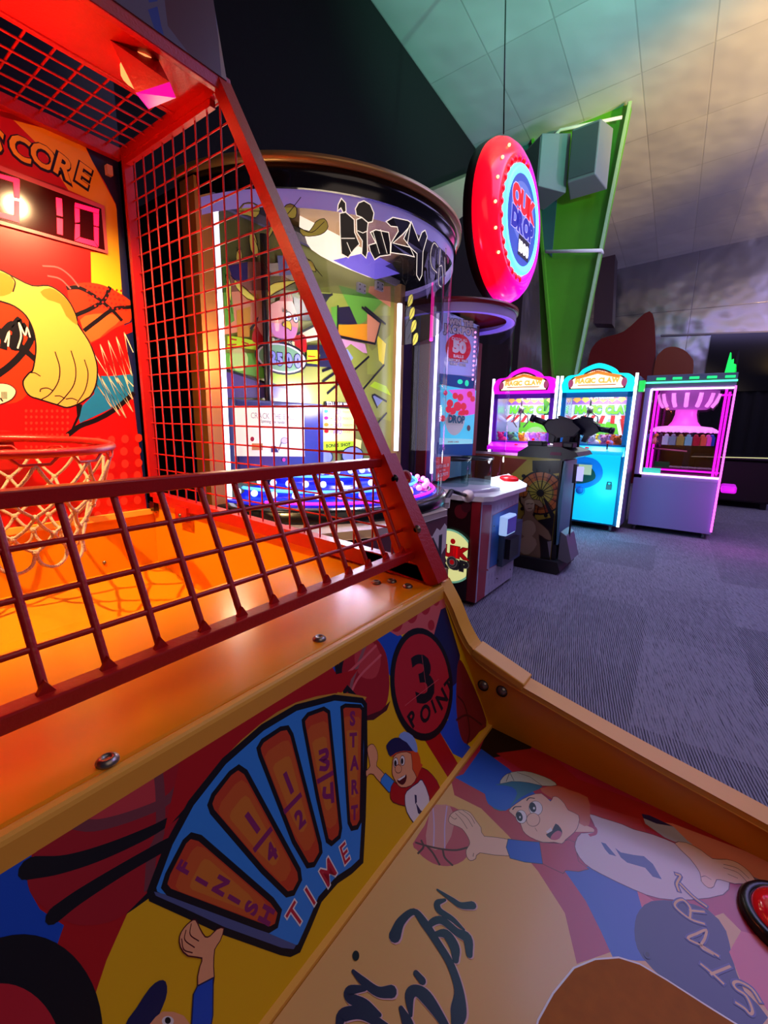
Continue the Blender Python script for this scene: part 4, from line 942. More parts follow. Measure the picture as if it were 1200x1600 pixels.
bp_.fill([(150, 590), (380, 640), (400, 720), (200, 700)], pO[10]); bp_.fill([(200, 690), (260, 640), (410, 750), (240, 900), (180, 820)], pO[1]); bp_.fill([(195, 700), (230, 685), (280, 760), (250, 800)], pO[9])
bp_.fill([(360, 1000), (540, 830), (600, 900), (600, 1300), (400, 1240), (340, 1100)], pO[1]); bp_.fill([(440, 1080), (470, 1070), (540, 1110), (480, 1180)], pO[9]); bp_.fill([(420, 1000), (600, 1080), (560, 1000), (460, 960)], pO[8])
bp_.fill([(90, 330), (150, 320), (145, 520), (100, 430)], pO[0])
for ps in ([(355, 330), (400, 370), (512, 460), (465, 640), (150, 575)], [(148, 320), (145, 570)], [(410, 750), (300, 850), (60, 1060)], [(540, 820), (350, 1040)], [(440, 1080), (460, 1072), (560, 1130)], [(440, 1090), (480, 1180)], [(380, 330), (550, 470)], [(20, 870), (100, 840)], [(20, 960), (130, 880)], [(560, 1230), (470, 1330)]): bp_.stroke(ps, .011, INK, 0)
bp_.z(330, 400, 6.316)
bp_.fill([(120, 60), (500, 60), (500, 700), (120, 780)], pO[6]); bp_.fill([(100, 40), (160, 60), (220, 640), (130, 700)], pO[0]); bp_.fill([(160, 100), (350, 60), (350, 260), (200, 230)], pO[2])
bp_.fill([(240, 540), (380, 500), (370, 800), (250, 800)], mat('print amber', 'c08818', .4)); bp_.fill([(250, 340), (450, 380), (470, 450), (350, 440)], mat('print amber', 'c08818', .4))
bp_.fill([(540, 80), (780, 60), (850, 280), (700, 200), (560, 200)], pO[7]); bp_.fill([(640, 0), (760, 0), (780, 190), (660, 200)], pO[9])
bp_.fill([(800, 400), (950, 480), (1020, 640), (820, 640)], pO[3]); bp_.fill([(830, 300), (1050, 340), (1100, 440), (940, 480)], pO[1]); bp_.fill([(830, 760), (1030, 690), (1080, 820), (900, 860)], pO[7])
bp_.fill([(940, 880), (1200, 880), (1200, 1100), (920, 1090)], pO[3]); bp_.fill([(120, 1140), (700, 1290), (700, 1400), (120, 1400)], pO[2])
bp_.fill([(130, 960), (480, 960), (560, 1110), (800, 1170), (720, 1260), (130, 1120)], pO[0]); bp_.fill([(580, 1140), (900, 1160), (860, 1290), (560, 1270)], pO[8])
for ps in ([(130, 1120), (480, 1240), (720, 1300)], [(1180, 380), (1060, 450)], [(1020, 680), (820, 780)], [(380, 720), (450, 620)]): bp_.stroke(ps, .010, INK, 0)
bp_.fill([(145, 790), (240, 800), (430, 840), (500, 930), (420, 930), (250, 900), (145, 930)], pO[8]); bp_.fill([(930, 930), (1030, 930), (1060, 980), (1040, 1070), (930, 1060)], pO[8])
for ps in ([(150, 880), (230, 875)], [(290, 850), (350, 870)], [(170, 820), (230, 830)], [(940, 990), (1010, 995)]): bp_.stroke(ps, .005, pR)
# plain rooster head
bp_.fill([(400, 740), (440, 700), (500, 720), (500, 850), (420, 860), (385, 820)], pR, 2); bp_.fill([(800, 800), (860, 780), (920, 800), (920, 950), (860, 920), (790, 860)], pR, 2)
bp_.fill([(450, 600), (470, 520), (570, 480), (660, 440), (760, 430), (800, 490), (830, 600), (840, 700), (800, 820), (700, 840), (600, 800), (500, 800), (440, 700)], ink('rooster peach', 'd88878'), 3)
for k in range(6): bp_.fill([(655+k*22, 450), (668+k*20, 370-k % 2*14), (690+k*20, 450)], pR)
bp_.fill([(560, 660), (780, 700), (830, 720), (790, 820), (700, 830), (600, 790)], ink('rooster pink', 'c87aa8'), 2)
bp_.ell((740, 600), 36, 45, pWH, -.2, INK, .004); bp_.ell((812, 620), 24, 42, pWH, -.2, INK, .004); bp_.ell((745, 605), 12, 18, pB); bp_.ell((816, 622), 9, 15, pB)
bp_.fill([(680, 690), (700, 650), (750, 645), (770, 690), (765, 740), (740, 720)], ink('beak yellow', 'e8c020'), 2, INK, .003); bp_.stroke([(690, 550), (700, 530), (722, 545)], .008, INK)
bp_.fill([(580, 810), (800, 850), (800, 920), (580, 880)], ink('ribbon', 'c8d090')); 
bp_.ell((665, 1010), 255, 150, pWH, .22, INK, .008); bp_.ell((665, 1010), 225, 125, ink('badge green', '78a878'), .22); 
for ch, a_, b2 in (('2', (590, 1050), (585, 945)), ('5', (655, 1075), (650, 960)), ('0', (745, 1090), (735, 965)), ('0', (830, 1095), (825, 975))): bp_.gl(ch, a_, b2, ink('badge violet', '8890e0'), .95, .06, back=INK, bb=.05)
bp_.txt('TICKETS', (595, 858), (775, 890), .018, pNV, .02)
bpo = bp_.out('back_panel', dz)
for i, (px_, py_) in enumerate(((565, 450), (593, 447))):
    r = ray(px_, py_); c = CAMP+r*(1.44/r[1]); q = MB(); q.box(c[0]-.028, c[0]+.028, 1.436, 1.45, c[2]-.02, c[2]+.02, mat('zinc hinge', 'b8b8d0', .3, metal=.7))
    for a_ in (-.018, .018):
        for b2 in (-.01, .01): q.sph((c[0]+a_, 1.435, c[2]+b2), .004, BLK, 8)
    q.out('hinge', bpo)
# upper grey inner board
q = MB(); q.box(.95, 2.07, 1.435, 1.45, 1.955, 1.985, mat('grey header board', '6c6678', .5)); q.out('upper_board', dz)
# monitor
mo = MB(); mo.box(.995, 1.45, 1.395, 1.448, 1.06, 1.325, mat('monitor bezel', '2a3068', .3)); mm_ = mo.out('monitor', dz, bevel=.008)
sc2 = Art((1.0, 1.393, 1.08), (1, 0, 0), (0, 0, 1), step=2e-4); sc2.z(320, 530, 3)
sc2.fill([(132, 312), (465, 325), (468, 550), (140, 548)], mat('monitor picture', 'e0d8b8', .4, emit='e0d8b8', es=.55))
sc2.txt('CRACK THE BALL', (215, 370), (420, 378), .022, ink('soft grey', 'a8a090'), .0); sc2.txt('Spinning the handle!', (262, 390), (378, 397), .012, pNV, .0)
sc2.ell((222, 468), 9, 11, pR); sc2.ell((370, 565), 8, 9, ink('pink ball', 'd02880')); sc2.fill([(220, 488), (270, 488), (270, 520), (220, 520)], ink('box orange', 'd09040')); sc2.fill([(310, 500), (330, 500), (345, 530), (310, 530)], pNV)
sc2.stroke([(345, 520), (365, 470), (380, 480)], .004, pNV); sc2.ell((372, 475), 16, 14, pWH, 0, pGY, .002)
sc2.out('screen', mm_)
# pay table
py = Art((1.45, 1.44, 1.1), (1, 0, 0), (0, 0, 1), step=2e-4); py.z(320, 530, 3)
py.fill([(540, 318), (700, 330), (700, 465), (735, 475), (730, 520), (545, 490)], mat('pay table yellow', 'e8d878', .4, emit='e8d060', es=.45)); py.fill([(565, 290), (680, 298), (680, 322), (560, 318)], INK)
py.txt('YOU CAN WIN', (570, 312), (678, 318), .020, pWH, .02)
for i, (n_, c_) in enumerate((('10', pLB), ('20', pMG), ('30', ink('bell orange', 'd06a20')), ('100', pR))):
    y_ = 338+i*31; py.ell((568, y_), 11, 9, c_, n=10); py.txt('=', (585, y_+8), (598, y_+8), .012, INK); py.txt(n_, (600, y_+12), (640, y_+14), .024, ink('bell violet', '8878c8'), .03); py.txt('TICKETS', (644, y_+7), (692, y_+9), .010, INK)
py.fill([(545, 480), (700, 478), (705, 515), (545, 525)], pO[8]); py.txt('BONUS SHOT', (565, 508), (680, 500), .016, INK, .03)
py.ell((690, 545), 50, 42, pO[9], 0, INK, .006); py.ell((560, 552), 36, 30, pO[9], 0, INK, .006)
py.out('pay_table', dz)
# wheel: tiers of a blue disc with lit balls
WC = (1.5, 1.46); BLU = mat('blue lit acrylic', '1018a8', .2, emit='1020ff', es=.55)
q = MB(); q.lathe([(.54, .93), (.54, .955), (.47, .958), (.44, .975), (.44, .99), (.34, .995), (.32, 1.015), (.32, 1.03), (.05, 1.035)], (*WC, 0), BLU, 72, PI, 2*PI); wh = q.out('wheel', dz)
q = MB(); q.lathe([(.445, .985), (.452, .99), (.452, .994), (.445, .998)], (*WC, 0), mat('cyan light ring', '60b0ff', .4, emit='4090ff', es=3.0), 72, PI, 2*PI); q.lathe([(.325, 1.03), (.332, 1.034), (.325, 1.04)], (*WC, 0), mat('cyan light ring', '60b0ff'), 72, PI, 2*PI); q.out('light_ring', wh)
q = MB(); q.lathe([(.525, .957), (.532, .962), (.525, .967)], (*WC, 0), mat('magenta light ring', 'ff30d0', .4, emit='ff20c8', es=3.5), 72, 1.12*PI, 1.9*PI); q.out('light_ring', wh)
MBW = mat('lit ball white', 'e8f0ff', .3, emit='b0d0ff', es=1.9); MBP = mat('lit ball pink', 'ffd0f4', .3, emit='ff70e8', es=2.2)
for R_, z_, n_, mt_, rb_ in ((.495, .985, 19, MBP, .013), (.385, 1.012, 18, MBW, .013), (.27, 1.05, 14, MBW, .013)):
    for i in range(n_):
        t = PI+PI*(i+.5)/n_; m_ = mt_
        if R_ > .45 and (i < 5): m_ = MBW
        q = MB(); q.sph((WC[0]+R_*math.cos(t), WC[1]+R_*math.sin(t), z_), rb_, m_, 12); q.out('light_ball', wh)
lamp('POINT', (1.5, 1.15, 1.12), None, (.15, .2, 1.0), 3.0, .1); lamp('POINT', (1.45, .98, 1.02), None, (1.0, .15, .8), .7, .05)
# ring channel, small red bird token and orange lamp near the right end
r = ray(636, 747); c = CAMP+r*(1.20/r[1]*.8); 
def on_cyl(px_, py_, R_=CR+.004):
    t_ = CylArt(CW, R_); u_, v_ = t_.at(px_, py_); return t_.p3(u_, v_)
c = on_cyl(633, 746); ta = CylArt(CW, CR+.006); ta.ell((633, 746), 10, 11, ink('token pink', 'd88a88'), 0, pWH, .003); ta.fill([(628, 752), (627, 742), (634, 737), (640, 744), (641, 752), (634, 755)], pR, 2); ta.fill([(633, 748), (639, 750), (634, 753)], pY); ta.out('sticker', dz, label='round sticker with small red chick')
q = MB(); cc = on_cyl(638, 770, CR-.03); q.sph(tuple(cc), .020, mat('orange lamp', 'ffb060', .3, emit='ff9040', es=5), 14); q.out('bulb', dz, label='glowing orange bulb')
q = MB(); q.lathe([(.57, 0), (.565, .006), (.50, .008), (.50, 0)], (CW[0], CW[1], .952), mat('dark clear channel', '3a3648', .15), 60, PI*1.6, 2*PI); q.out('ball_channel', dz)
# magenta neon line on the right rim and lever with white knob
q = MB(); u = CylArt(CW, CR+.006); q.tube([u.p3(CR*1.08, z_) for z_ in (1.66, 1.80, 1.93)], .008, mat('magenta neon', 'ff30a0', .4, emit='ff2898', es=3), 10); q.out('neon_line', dz)
q = MB(); q.tube([(1.76, 1.02, .72), (1.80, 1.02, .80), (1.93, 1.0, .93)], .013, BLK, 10); lv = q.out('lever', dz)
r = ray(731, 775); kp = CAMP+r*(1.0/r[1]); q = MB(); q.tube([(1.93, 1.0, .93), tuple(kp)], .01, BLK, 8); q.out('lever_rod', lv)
q = MB(); q.sph(tuple(kp), .034, mat('white knob', 'e0d0cc', .25), 20); q.out('lever_knob', lv, label='white ball knob')

# ---------------------------------------------------------------- ball catching game
jk = thing('ball_drop_game', 'red and white ball catching game with clear cylinder top and a red push button', 'arcade game', (3.1, 1.6, 0))
JR = ink('jack red', 'a01828'); JW = mat('pale cabinet face', 'b0a8bc', .4)
q = MB(); q.box(2.72, 3.44, 1.185, 2.3, .03, .75, mat('red cabinet', '8a1420', .35)); jb = q.out('base', jk, bevel=.004)
# side print with round logo
ja = Art((2.718, 2.3, .03), (0, -1, 0), (0, 0, 1), (0, 1.05, 0, .72), base=ink('dark berry', '28060c'), step=3e-4)
rr_ = random.Random(3)
for i in range(60):
    u_, v_ = rr_.uniform(0, 1.05), rr_.uniform(0, .74); R_ = rr_.uniform(.02, .05); cc_ = ink('berry %d' % (i % 3), ('5a0c18', '48101c', '6a1420')[i % 3])
    ja.raw([(u_+R_*math.cos(t*PI/7), v_+R_*math.sin(t*PI/7)) for t in range(14)], cc_)
ja.z(620, 600, 4.2857)
def circ(a, c, R_, m_, n=40): a.raw([(c[0]+R_*math.cos(2*PI*t/n), c[1]+R_*math.sin(2*PI*t/n)) for t in range(n)], m_)
cu_ = ja.at(350, 1145); top_ = ja.at(350, 965)[1]; bot_ = ja.at(350, 1325)[1]; Rz = (top_-bot_)/2; rc = ja.at(532, 1145)[0]; cen = (rc-Rz, (top_+bot_)/2)
circ(ja, cen, Rz, mat('lit sign mint', '90c8b0', .4, emit='80c8a8', es=.45)); circ(ja, cen, Rz*.93, mat('lit sign cream', 'e8e8a8', .4, emit='e8e898', es=.75))
jred = mat('lit sign red', 'd01820', .3, emit='d01018', es=.35)
ja.txtuv('QUIK', (cen[0]-Rz*.80, cen[1]+Rz*.02), (cen[0]+Rz*.76, cen[1]+Rz*.02), Rz*.38, jred, .08, back=pMR, bb=.03)
ja.txtuv('DROP', (cen[0]-Rz*.80, cen[1]-Rz*.42), (cen[0]+Rz*.76, cen[1]-Rz*.42), Rz*.34, ink('sign grey', '5a5a60'), .08, back=pWH, bb=.05)
q_ = ja.at(385, 1050); circ(ja, q_, Rz*.10, jred, 16); q_ = ja.at(378, 1188); circ(ja, q_, Rz*.22, pWH, 20); circ(ja, q_, Rz*.17, INK, 20); circ(ja, q_, Rz*.14, pWH, 20); circ(ja, q_, Rz*.09, jred, 16)
ja.out('side_print', jb)
# front face
jf = Art((2.725, 1.182, .03), (1, 0, 0), (0, 0, 1), (0, .715, 0, .75), base=JW, step=3e-4)
jf.z(620, 600, 4.2857)
jf.fill([(575, 810), (635, 810), (635, 830), (580, 1500), (530, 1500)], JR)
jf.fill([(640, 880), (825, 790), (805, 1135), (618, 1235)], ink('front blue', '3a6ab0'), 0, JR, .004)
for i in range(8): jf.stroke([(650+i*24, 825-i*8), (650+i*24, 850-i*9)], .006, ink('ornament', '6a6880'), 0)
for i in range(9):
    for j in range(3): jf.stroke([(615+i*20, 1270+j*50-i*8), (612+i*20, 1300+j*50-i*8)], .005, ink('ornament', '6a6880'), 0)
for x_, y_ in ((668, 1180), (660, 1300), (700, 1210), (750, 1240), (640, 950), (780, 1020)): jf.ell((x_, y_), 4, 5, INK)
jf.fill([(520, 1210), (600, 1240), (600, 1250), (520, 1230)], JR)
jfo = jf.out('front_print', jb)
def jpt(px_, py_, y=1.17): r_ = ray(620+px_/4.2857, 600+py_/4.2857); return CAMP+r_*(y/r_[1])
a_ = jpt(700, 940); b2 = jpt(800, 1130)
q = MB(); q.box(a_[0], b2[0], 1.14, 1.183, b2[2]-.02, a_[2]-.02, mat('slate panel', '39475e', .4)); cr_ = q.out('card_reader', jb)
a_ = jpt(742, 892, 1.09); b2 = jpt(794, 992, 1.09)
q = MB(); q.box(a_[0], b2[0], 1.09, 1.15, b2[2], a_[2], mat('reader light frame', 'c0d8ff', .3, emit='a0c8ff', es=.6)); q.out('light_frame', cr_, bevel=.01)
q = MB(); q.box(a_[0]+.012, b2[0]-.012, 1.085, 1.10, b2[2]+.016, a_[2]-.016, mat('reader screen', '281c50', .2, emit='4030a0', es=.5)); q.out('screen', cr_)
a_ = jpt(700, 1060); b2 = jpt(752, 1130); q = MB(); q.box(a_[0], b2[0], 1.10, 1.15, b2[2], a_[2]+.03, BLK); q.out('ticket_slot', cr_)
# deck
q = MB(); q.prism([(2.68, 1.9), (2.66, 1.33), (2.72, 1.17), (2.80, 1.13), (3.44, 1.13), (3.50, 1.20), (3.50, 1.9)], lambda u, v, t: (u, v, t), .75, .78, mat('white deck', 'c8c0c4', .25)); dk = q.out('deck', jk, bevel=.005)
q = MB(); q.prism([(1.135, .782), (1.135, .80), (1.29, .868), (1.29, .782)], lambda u, v, t: (t, u, v), 3.12, 3.46, mat('lit white plate', 'f0f8ff', .3, emit='d8f0ff', es=1.6)); q.out('button_plate', dk, bevel=.006, label='glowing white plate')
q = MB(); q.lathe([(.075, 0), (.078, .015), (.06, .032), (.03, .04), (0, .042)], (3.27, 1.215, .838), mat('red push button', 'd81420', .25, emit='ff1818', es=.25), 24); q.out('push_button', dk, label='red push button')
JC = (3.1, 1.66); JRr = .44
q = MB(); q.lathe([(JRr+.005, .78), (JRr+.005, .80), (JRr-.03, .805), (.0, .805)], (*JC, 0), mat('pale tray', 'a8a0b0', .3), 56); q.out('tray', jk)
q = MB(); q.lathe([(JRr, .80), (JRr, 1.97)], (*JC, 0), GL, 64); q.out('clear_cylinder', jk)
q = MB(); q.lathe([(JRr+.006, 1.965), (JRr+.006, 2.02)], (*JC, 0), mat('lilac band', 'b098c8', .35), 64); q.lathe([(JRr, 1.968), (.395, 1.968), (.38, 1.98)], (*JC, 0), mat('lilac under ring', '8a70d8', .4, emit='8060ff', es=.35), 64); tr_ = q.out('top_ring', jk)
q = MB(); q.lathe([(JRr+.006, 2.02), (JRr+.02, 2.025), (JRr+.02, 2.05), (0, 2.06)], (*JC, 0), mat('dark red cap', '7a0c14', .3), 64); q.out('cap', tr_)
# inner tower with print and screen
q = MB(); q.box(2.78, 3.40, 1.612, 2.1, .84, 2.02, mat('purple tower', '6a52b0', .5)); tw = q.out('tower', jk)
q = MB(); q.box(2.765, 2.785, 1.655, 1.735, .84, 2.0, mat('crimson strip', '8a1030', .35)); q.out('edge_strip', tw, label='crimson strip on the tower edge')
q = MB(); q.tube([(2.765, 1.60, .9), (2.765, 1.60, 1.98)], .010, LEDW, 10); q.out('light_tube', tw, label='thin glowing white tube')
q = MB(); q.tube([(2.755, 1.765, .9), (2.755, 1.765, 1.98)], .022, mat('indigo pole', '1a1638', .3), 12); q.out('pole', tw)
q = MB(); q.box(3.44, 3.54, 1.62, 2.2, .80, 1.90, mat('red slab', '7a1424', .4)); q.out('side_slab', jk, label='dark red upright slab')
wa = Art((2.78, 1.61, .84), (1, 0, 0), (0, 0, 1), (0, .66, 0, 1.18), base=ink('pale lilac print', '8a94c0'), step=3e-4)
wa.z(680, 460, 8.571)
wa.fill([(60, 40), (640, 150), (560, 1100), (60, 1060)], mat('win print', '9aa0d0', .4, emit='8890d8', es=.35))
for x_, y_ in ((235, 240), (345, 250), (455, 300)): wa.ell((x_, y_), 40, 45, ink('ring blue', '6a78a8'))
wa.txt('WIN THE', (180, 400), (505, 435), .040, pWH, .07, back=INK, bb=.06); wa.txt('JACKPOT!', (110, 495), (550, 555), .050, pWH, .07, back=INK, bb=.06)
wa.ell((305, 720), 170, 190, mat('win red', 'c01828', .35, emit='c01020', es=.3)); 
wa.txt('CATCH ALL', (215, 605), (430, 640), .019, pWH, .05); wa.txt('50', (232, 760), (405, 785), .075, pWH, .08); wa.txt('BALLS', (240, 840), (375, 855), .020, pWH, .06)
wa.txt('BEFORE TIME', (170, 890), (430, 915), .018, pWH, .05, back=INK, bb=.05); wa.txt('RUNS OUT!', (195, 940), (400, 965), .018, pWH, .05, back=INK, bb=.05)
wa.fill([(60, 1060), (340, 1090), (520, 1130), (530, 1280), (60, 1200)], mat('blue print', '0c3a78', .4, emit='0c3a90', es=.3)); wa.ell((325, 1170), 35, 32, mat('green heart', '20c890', .3, emit='20c890', es=1.0)); wa.ell((415, 1190), 26, 42, mat('green heart', '20c890'))
wa.fill([(60, 1210), (540, 1290), (540, 2100), (60, 2100)], mat('screen cyan', '48b8d0', .3, emit='40b0d0', es=.7))
wa.z(620, 600, 4.2857)
wa.fill([(270, 390), (520, 400), (520, 480), (270, 470)], mat('blue print', '0c3a78'))
wa.fill([(280, 360), (500, 370), (500, 400), (280, 405)], mat('screen pale', '90d0d8', .3, emit='90d0d8', es=.5)); wa.fill([(340, 40), (520, 30), (520, 200), (430, 220), (400, 100)], mat('screen pink', 'd05ac0', .3, emit='d04ac0', es=.7))
wa.fill([(320, 260), (330, 220), (440, 220), (445, 270), (420, 320), (380, 345), (340, 320)], pWH, 2); srd = mat('screen red', 'd82838', .3, emit='d82038', es=.5)
for x_, y_, R_ in ((320, 60, 14), (350, 130, 22), (385, 80, 18), (420, 90, 20), (400, 150, 26), (440, 150, 20), (340, 170, 20), (370, 180, 20), (440, 190, 16), (300, 230, 18), (460, 190, 14), (420, 200, 18), (480, 70, 18), (500, 100, 16), (350, 215, 16)): wa.ell((x_, y_), R_, R_*1.2, srd)
wa.txt('DROP', (335, 255), (445, 262), .055, pTL, .06, back=pWH, bb=.04); wa.ell((472, 295), 12, 20, pGY)
wa.txt('SWIPE CARD', (332, 392), (405, 392), .012, pCR, .02)
wa.out('screen', tw)
# tall strip of little lights and clear bin
q = MB(); q.tube([(3.36, 1.58, 1.53), (3.36, 1.58, 2.0)], .012, mat('chrome rod', 'b0b0c8', .2, metal=.8)); lr = q.out('light_rod', tw)
q = MB()
for i in range(11): q.sph((3.325, 1.585, 1.60+i*.035), .009, mat('bead pink', 'ffb0e0', .3, emit='ff90d8', es=1.5), 8)
q.out('light_beads', lr)
for i, (x_, y_) in enumerate(((2.95, 1.52), (3.18, 1.44))):
    q = MB(); q.lathe([(.115, 0), (.12, .19)], (x_, y_, .806), glass('green clear tub', (.62, .78, .74), .2), 30); tb_ = q.out('clear_tub', jk)
    q = MB(); q.lathe([(.122, .185), (.126, .19), (.126, .205), (.118, .205)], (x_, y_, .806), BLK, 30); q.out('tub_rim', tb_)
# flyer in the case
fa2 = Art((2.7, 1.32, .85), (1, 0, 0), (0, 0, 1), step=3e-4); fa2.z(620, 600, 4.2857)
fa2.fill([(262, 490), (360, 485), (352, 620), (320, 648), (262, 650)], mat('flyer red', 'c82820', .4, emit='c82818', es=.35)); fa2.txt('CATCH ALL 50', (263, 565), (348, 550), .018, pWH, .05); fa2.txt('IN THE', (285, 590), (325, 580), .011, pWH, .04); fa2.txt('JACKPOT!', (266, 625), (342, 608), .020, pWH, .05)
fa2.out('flyer', jk, label='red card with white print')
lamp('POINT', (3.1, 1.35, 1.7), None, (.65, .5, 1.0), 2.2, .1); lamp('POINT', (3.2, 1.25, 1.0), None, (.85, .95, 1.0), 2.5, .05)

# ---------------------------------------------------------------- round lit sign hanging over the ball game
sg = thing('hanging_sign', 'big round red and magenta light-up sign with cyan ring hanging on a thin cable', 'sign', (3.58, 1.45, 2.76))
def sign_mat():
    m, nt, b_, N, Lk = nodes('sign shell'); tc = N('ShaderNodeTexCoord'); sx = N('ShaderNodeSeparateXYZ'); Lk(tc.outputs['Object'], sx.inputs[0])
    mr = N('ShaderNodeMapRange'); mr.inputs[1].default_value = -.25; mr.inputs[2].default_value = .2; Lk(sx.outputs['X'], mr.inputs[0])
    cr = N('ShaderNodeValToRGB'); cr.color_ramp.elements[0].color = (1, .0, .012, 1); cr.color_ramp.elements[1].color = (.8, .0, .9, 1)
    Lk(mr.outputs[0], cr.inputs[0]); Lk(cr.outputs[0], b_.inputs['Emission Color']); b_.inputs['Emission Strength'].default_value = 1.15
    b_.inputs['Base Color'].default_value = (.5, .02, .05, 1); b_.inputs['Roughness'].default_value = .15; return m
SX, SZ, SR = 3.58, 2.76, .55
q = MB(); q.lathe([(.36, -.10), (.40, -.125), (.45, -.115), (.50, -.085), (.535, -.045), (.55, 0), (.545, .03)], (SX, 1.5, SZ), sign_mat(), 72, axis='y'); sb = q.out('shell', sg)
q = MB(); q.lathe([(.545, .03), (.55, .05), (.54, .10), (0, .10)], (SX, 1.5, SZ), mat('dark sign back', '3a0a10', .4), 72, axis='y'); q.out('back_rim', sg)
q = MB()
for i in range(30):
    t = 2*PI*i/30
    if math.cos(t) < .2: q.sph((SX+.392*math.cos(t), 1.402, SZ+.392*math.sin(t)), .036, mat('sign bead red', 'c01018', .3, emit='e00410', es=1.0), 10)
q.out('scalloped_edge', sb)
q = MB(); q.lathe([(.30, -.128), (.335, -.138), (.36, -.13), (.365, -.11)], (SX, 1.5, SZ), mat('cyan neon ring', 'a0ffff', .3, emit='40e8ff', es=2.6), 72, axis='y'); q.out('light_ring', sg, label='glowing cyan ring')
for i in range(6):
    t = PI*(.72+.1*i); q = MB(); q.sph((SX+.47*math.cos(t), 1.392, SZ+.49*math.sin(t)), .011, mat('amber spark lamp', 'ffd090', .3, emit='ffb070', es=4), 8); q.out('small_lamp', sb)
fc = Art((SX, 1.372, SZ), (1, 0, 0), (0, 0, 1), step=4e-4)
fc.raw([(.305*math.cos(2*PI*t/48), .305*math.sin(2*PI*t/48)) for t in range(48)], mat('sign face', '3060b0', .3, emit='2858d0', es=.55))
fc.raw([(.24*math.cos(2*PI*t/48), .05+.2*math.sin(2*PI*t/48)) for t in range(48)], mat('sign face pale', '7090d0', .3, emit='6088e0', es=.5))
fc.txtuv('QUIK', (-.23, .06), (.24, .06), .13, mat('sign red letter', 'e01828', .3, emit='e01020', es=.9), .08, back=mat('sign white', 'e8e8ff', .3, emit='c8d0ff', es=.6), bb=.03)
fc.txtuv('DROP', (-.22, -.08), (.24, -.08), .12, mat('sign blue letter', '2030a0', .3, emit='1828b0', es=.6), .08, back=mat('sign white', 'e8e8ff'), bb=.03)
fc.raw([(-.06, -.24), (.17, -.24), (.17, -.10), (-.06, -.10)], INK)
fc.txtuv('1000', (-.05, -.21), (.165, -.21), .075, mat('sign digits', 'ffffff', .3, emit='ffffff', es=2.5), .06)
fc.out('face', sg)
lamp('POINT', (3.6, .9, 2.7), None, (1.0, .08, .45), 4, .2)
q = MB(); a_ = (3.42, 1.5, SZ+.54); r = ray(790, 0); e_ = CAMP+r*(1.62/r[1]); d_ = e_-np.array(a_); e_ = np.array(a_)+d_*((4.80-a_[2])/d_[2]); q.tube([a_, tuple(e_)], .005, BLK, 6); q.out('cable', label='thin black cable dropping from the ceiling to the round sign', cat='cable')

# ---------------------------------------------------------------- shooting game with two mounted guns
gg = thing('shooting_game', 'arcade shooting game with two black mounted guns and a painted ferris wheel side', 'arcade game', (4.2, 1.4, 0))
GB = mat('gun black', '0a0a12', .45); GB2 = mat('gun blue black', '101830', .25)
q = MB(); q.prism([(1.02, .09), (.96, .12), (.985, .62), (.97, .99), (2.0, .99), (2.0, .09)], lambda u, v, t: (t, u, v), 3.86, 4.24, mat('dark shooter cabinet', '15121a', .4)); gb_ = q.out('cabinet', gg)
q = MB(); q.prism([(.93, 0), (.90, .03), (.93, .11), (2.05, .11), (2.05, 0)], lambda u, v, t: (t, u, v), 3.80, 4.28, mat('black rubber base', '17141a', .6)); q.out('base', gg, bevel=.01)
ga = Art((3.858, 2.0, .09), (0, -1, 0), (0, 0, 1), (0, 1.0, 0, .90), base=ink('faded yellow', 'a89838'), step=4e-4)
ga.z(780, 640, 6.156)
gR = ink('faded red', '8a3a20'); gO = ink('faded orange', 'a85c28'); gBR = ink('bronze', '8a7058'); gBD = ink('bronze dark', '4a3626'); 
ga.fill([(-300, 380), (60, 460), (270, 480), (90, 650), (-100, 780), (-300, 780)], gR); ga.fill([(270, 480), (330, 480), (180, 640), (100, 720), (90, 650)], ink('faded yellow', 'a89838'))
ga.fill([(320, 490), (660, 490), (660, 600), (500, 620), (320, 590)], INK)
# ferris wheel
cx_, cy_ = 400, 800
ga.ell((cx_, cy_), 225, 215, INK, 0); ga.ell((cx_, cy_), 208, 198, gO)
for i in range(16):
    a0, a1 = 2*PI*i/16, 2*PI*(i+.45)/16
    if i % 2: ga.fill([(cx_+125*math.cos(a0), cy_+120*math.sin(a0)), (cx_+205*math.cos(a0), cy_+195*math.sin(a0)), (cx_+205*math.cos(a1), cy_+195*math.sin(a1)), (cx_+125*math.cos(a1), cy_+120*math.sin(a1))], gR)
ga.ell((cx_, cy_), 128, 122, ink('wheel olive', '9a8e3a'))
ga.ell((cx_, cy_), 208, 198, ink('wheel olive', '9a8e3a')) if False else None
for i in range(16):
    t = 2*PI*i/16+.15; ga.stroke([(cx_, cy_), (cx_+210*math.cos(t), cy_+202*math.sin(t))], .006, INK, 0)
for rr2 in (118, 165): ga.stroke([(cx_+rr2*math.cos(t), cy_+rr2*.95*math.sin(t)) for t in [2*PI*i/28 for i in range(28)]], .003, INK, 0, True)
for i in range(12):
    t = 2*PI*i/12+.3; ga.ell((cx_+235*math.cos(t), cy_+222*math.sin(t)), 20, 18, INK, n=8)
ga.ell((cx_, cy_), 34, 34, INK); ga.fill([(425, 850), (445, 850), (640, 1180), (560, 1180)], INK); ga.fill([(380, 1060), (640, 1010), (660, 1250), (380, 1250)], INK)
ga.fill([(160, 1180), (700, 1120), (700, 1600), (160, 1600)], ink('night brown', '1c1412'))
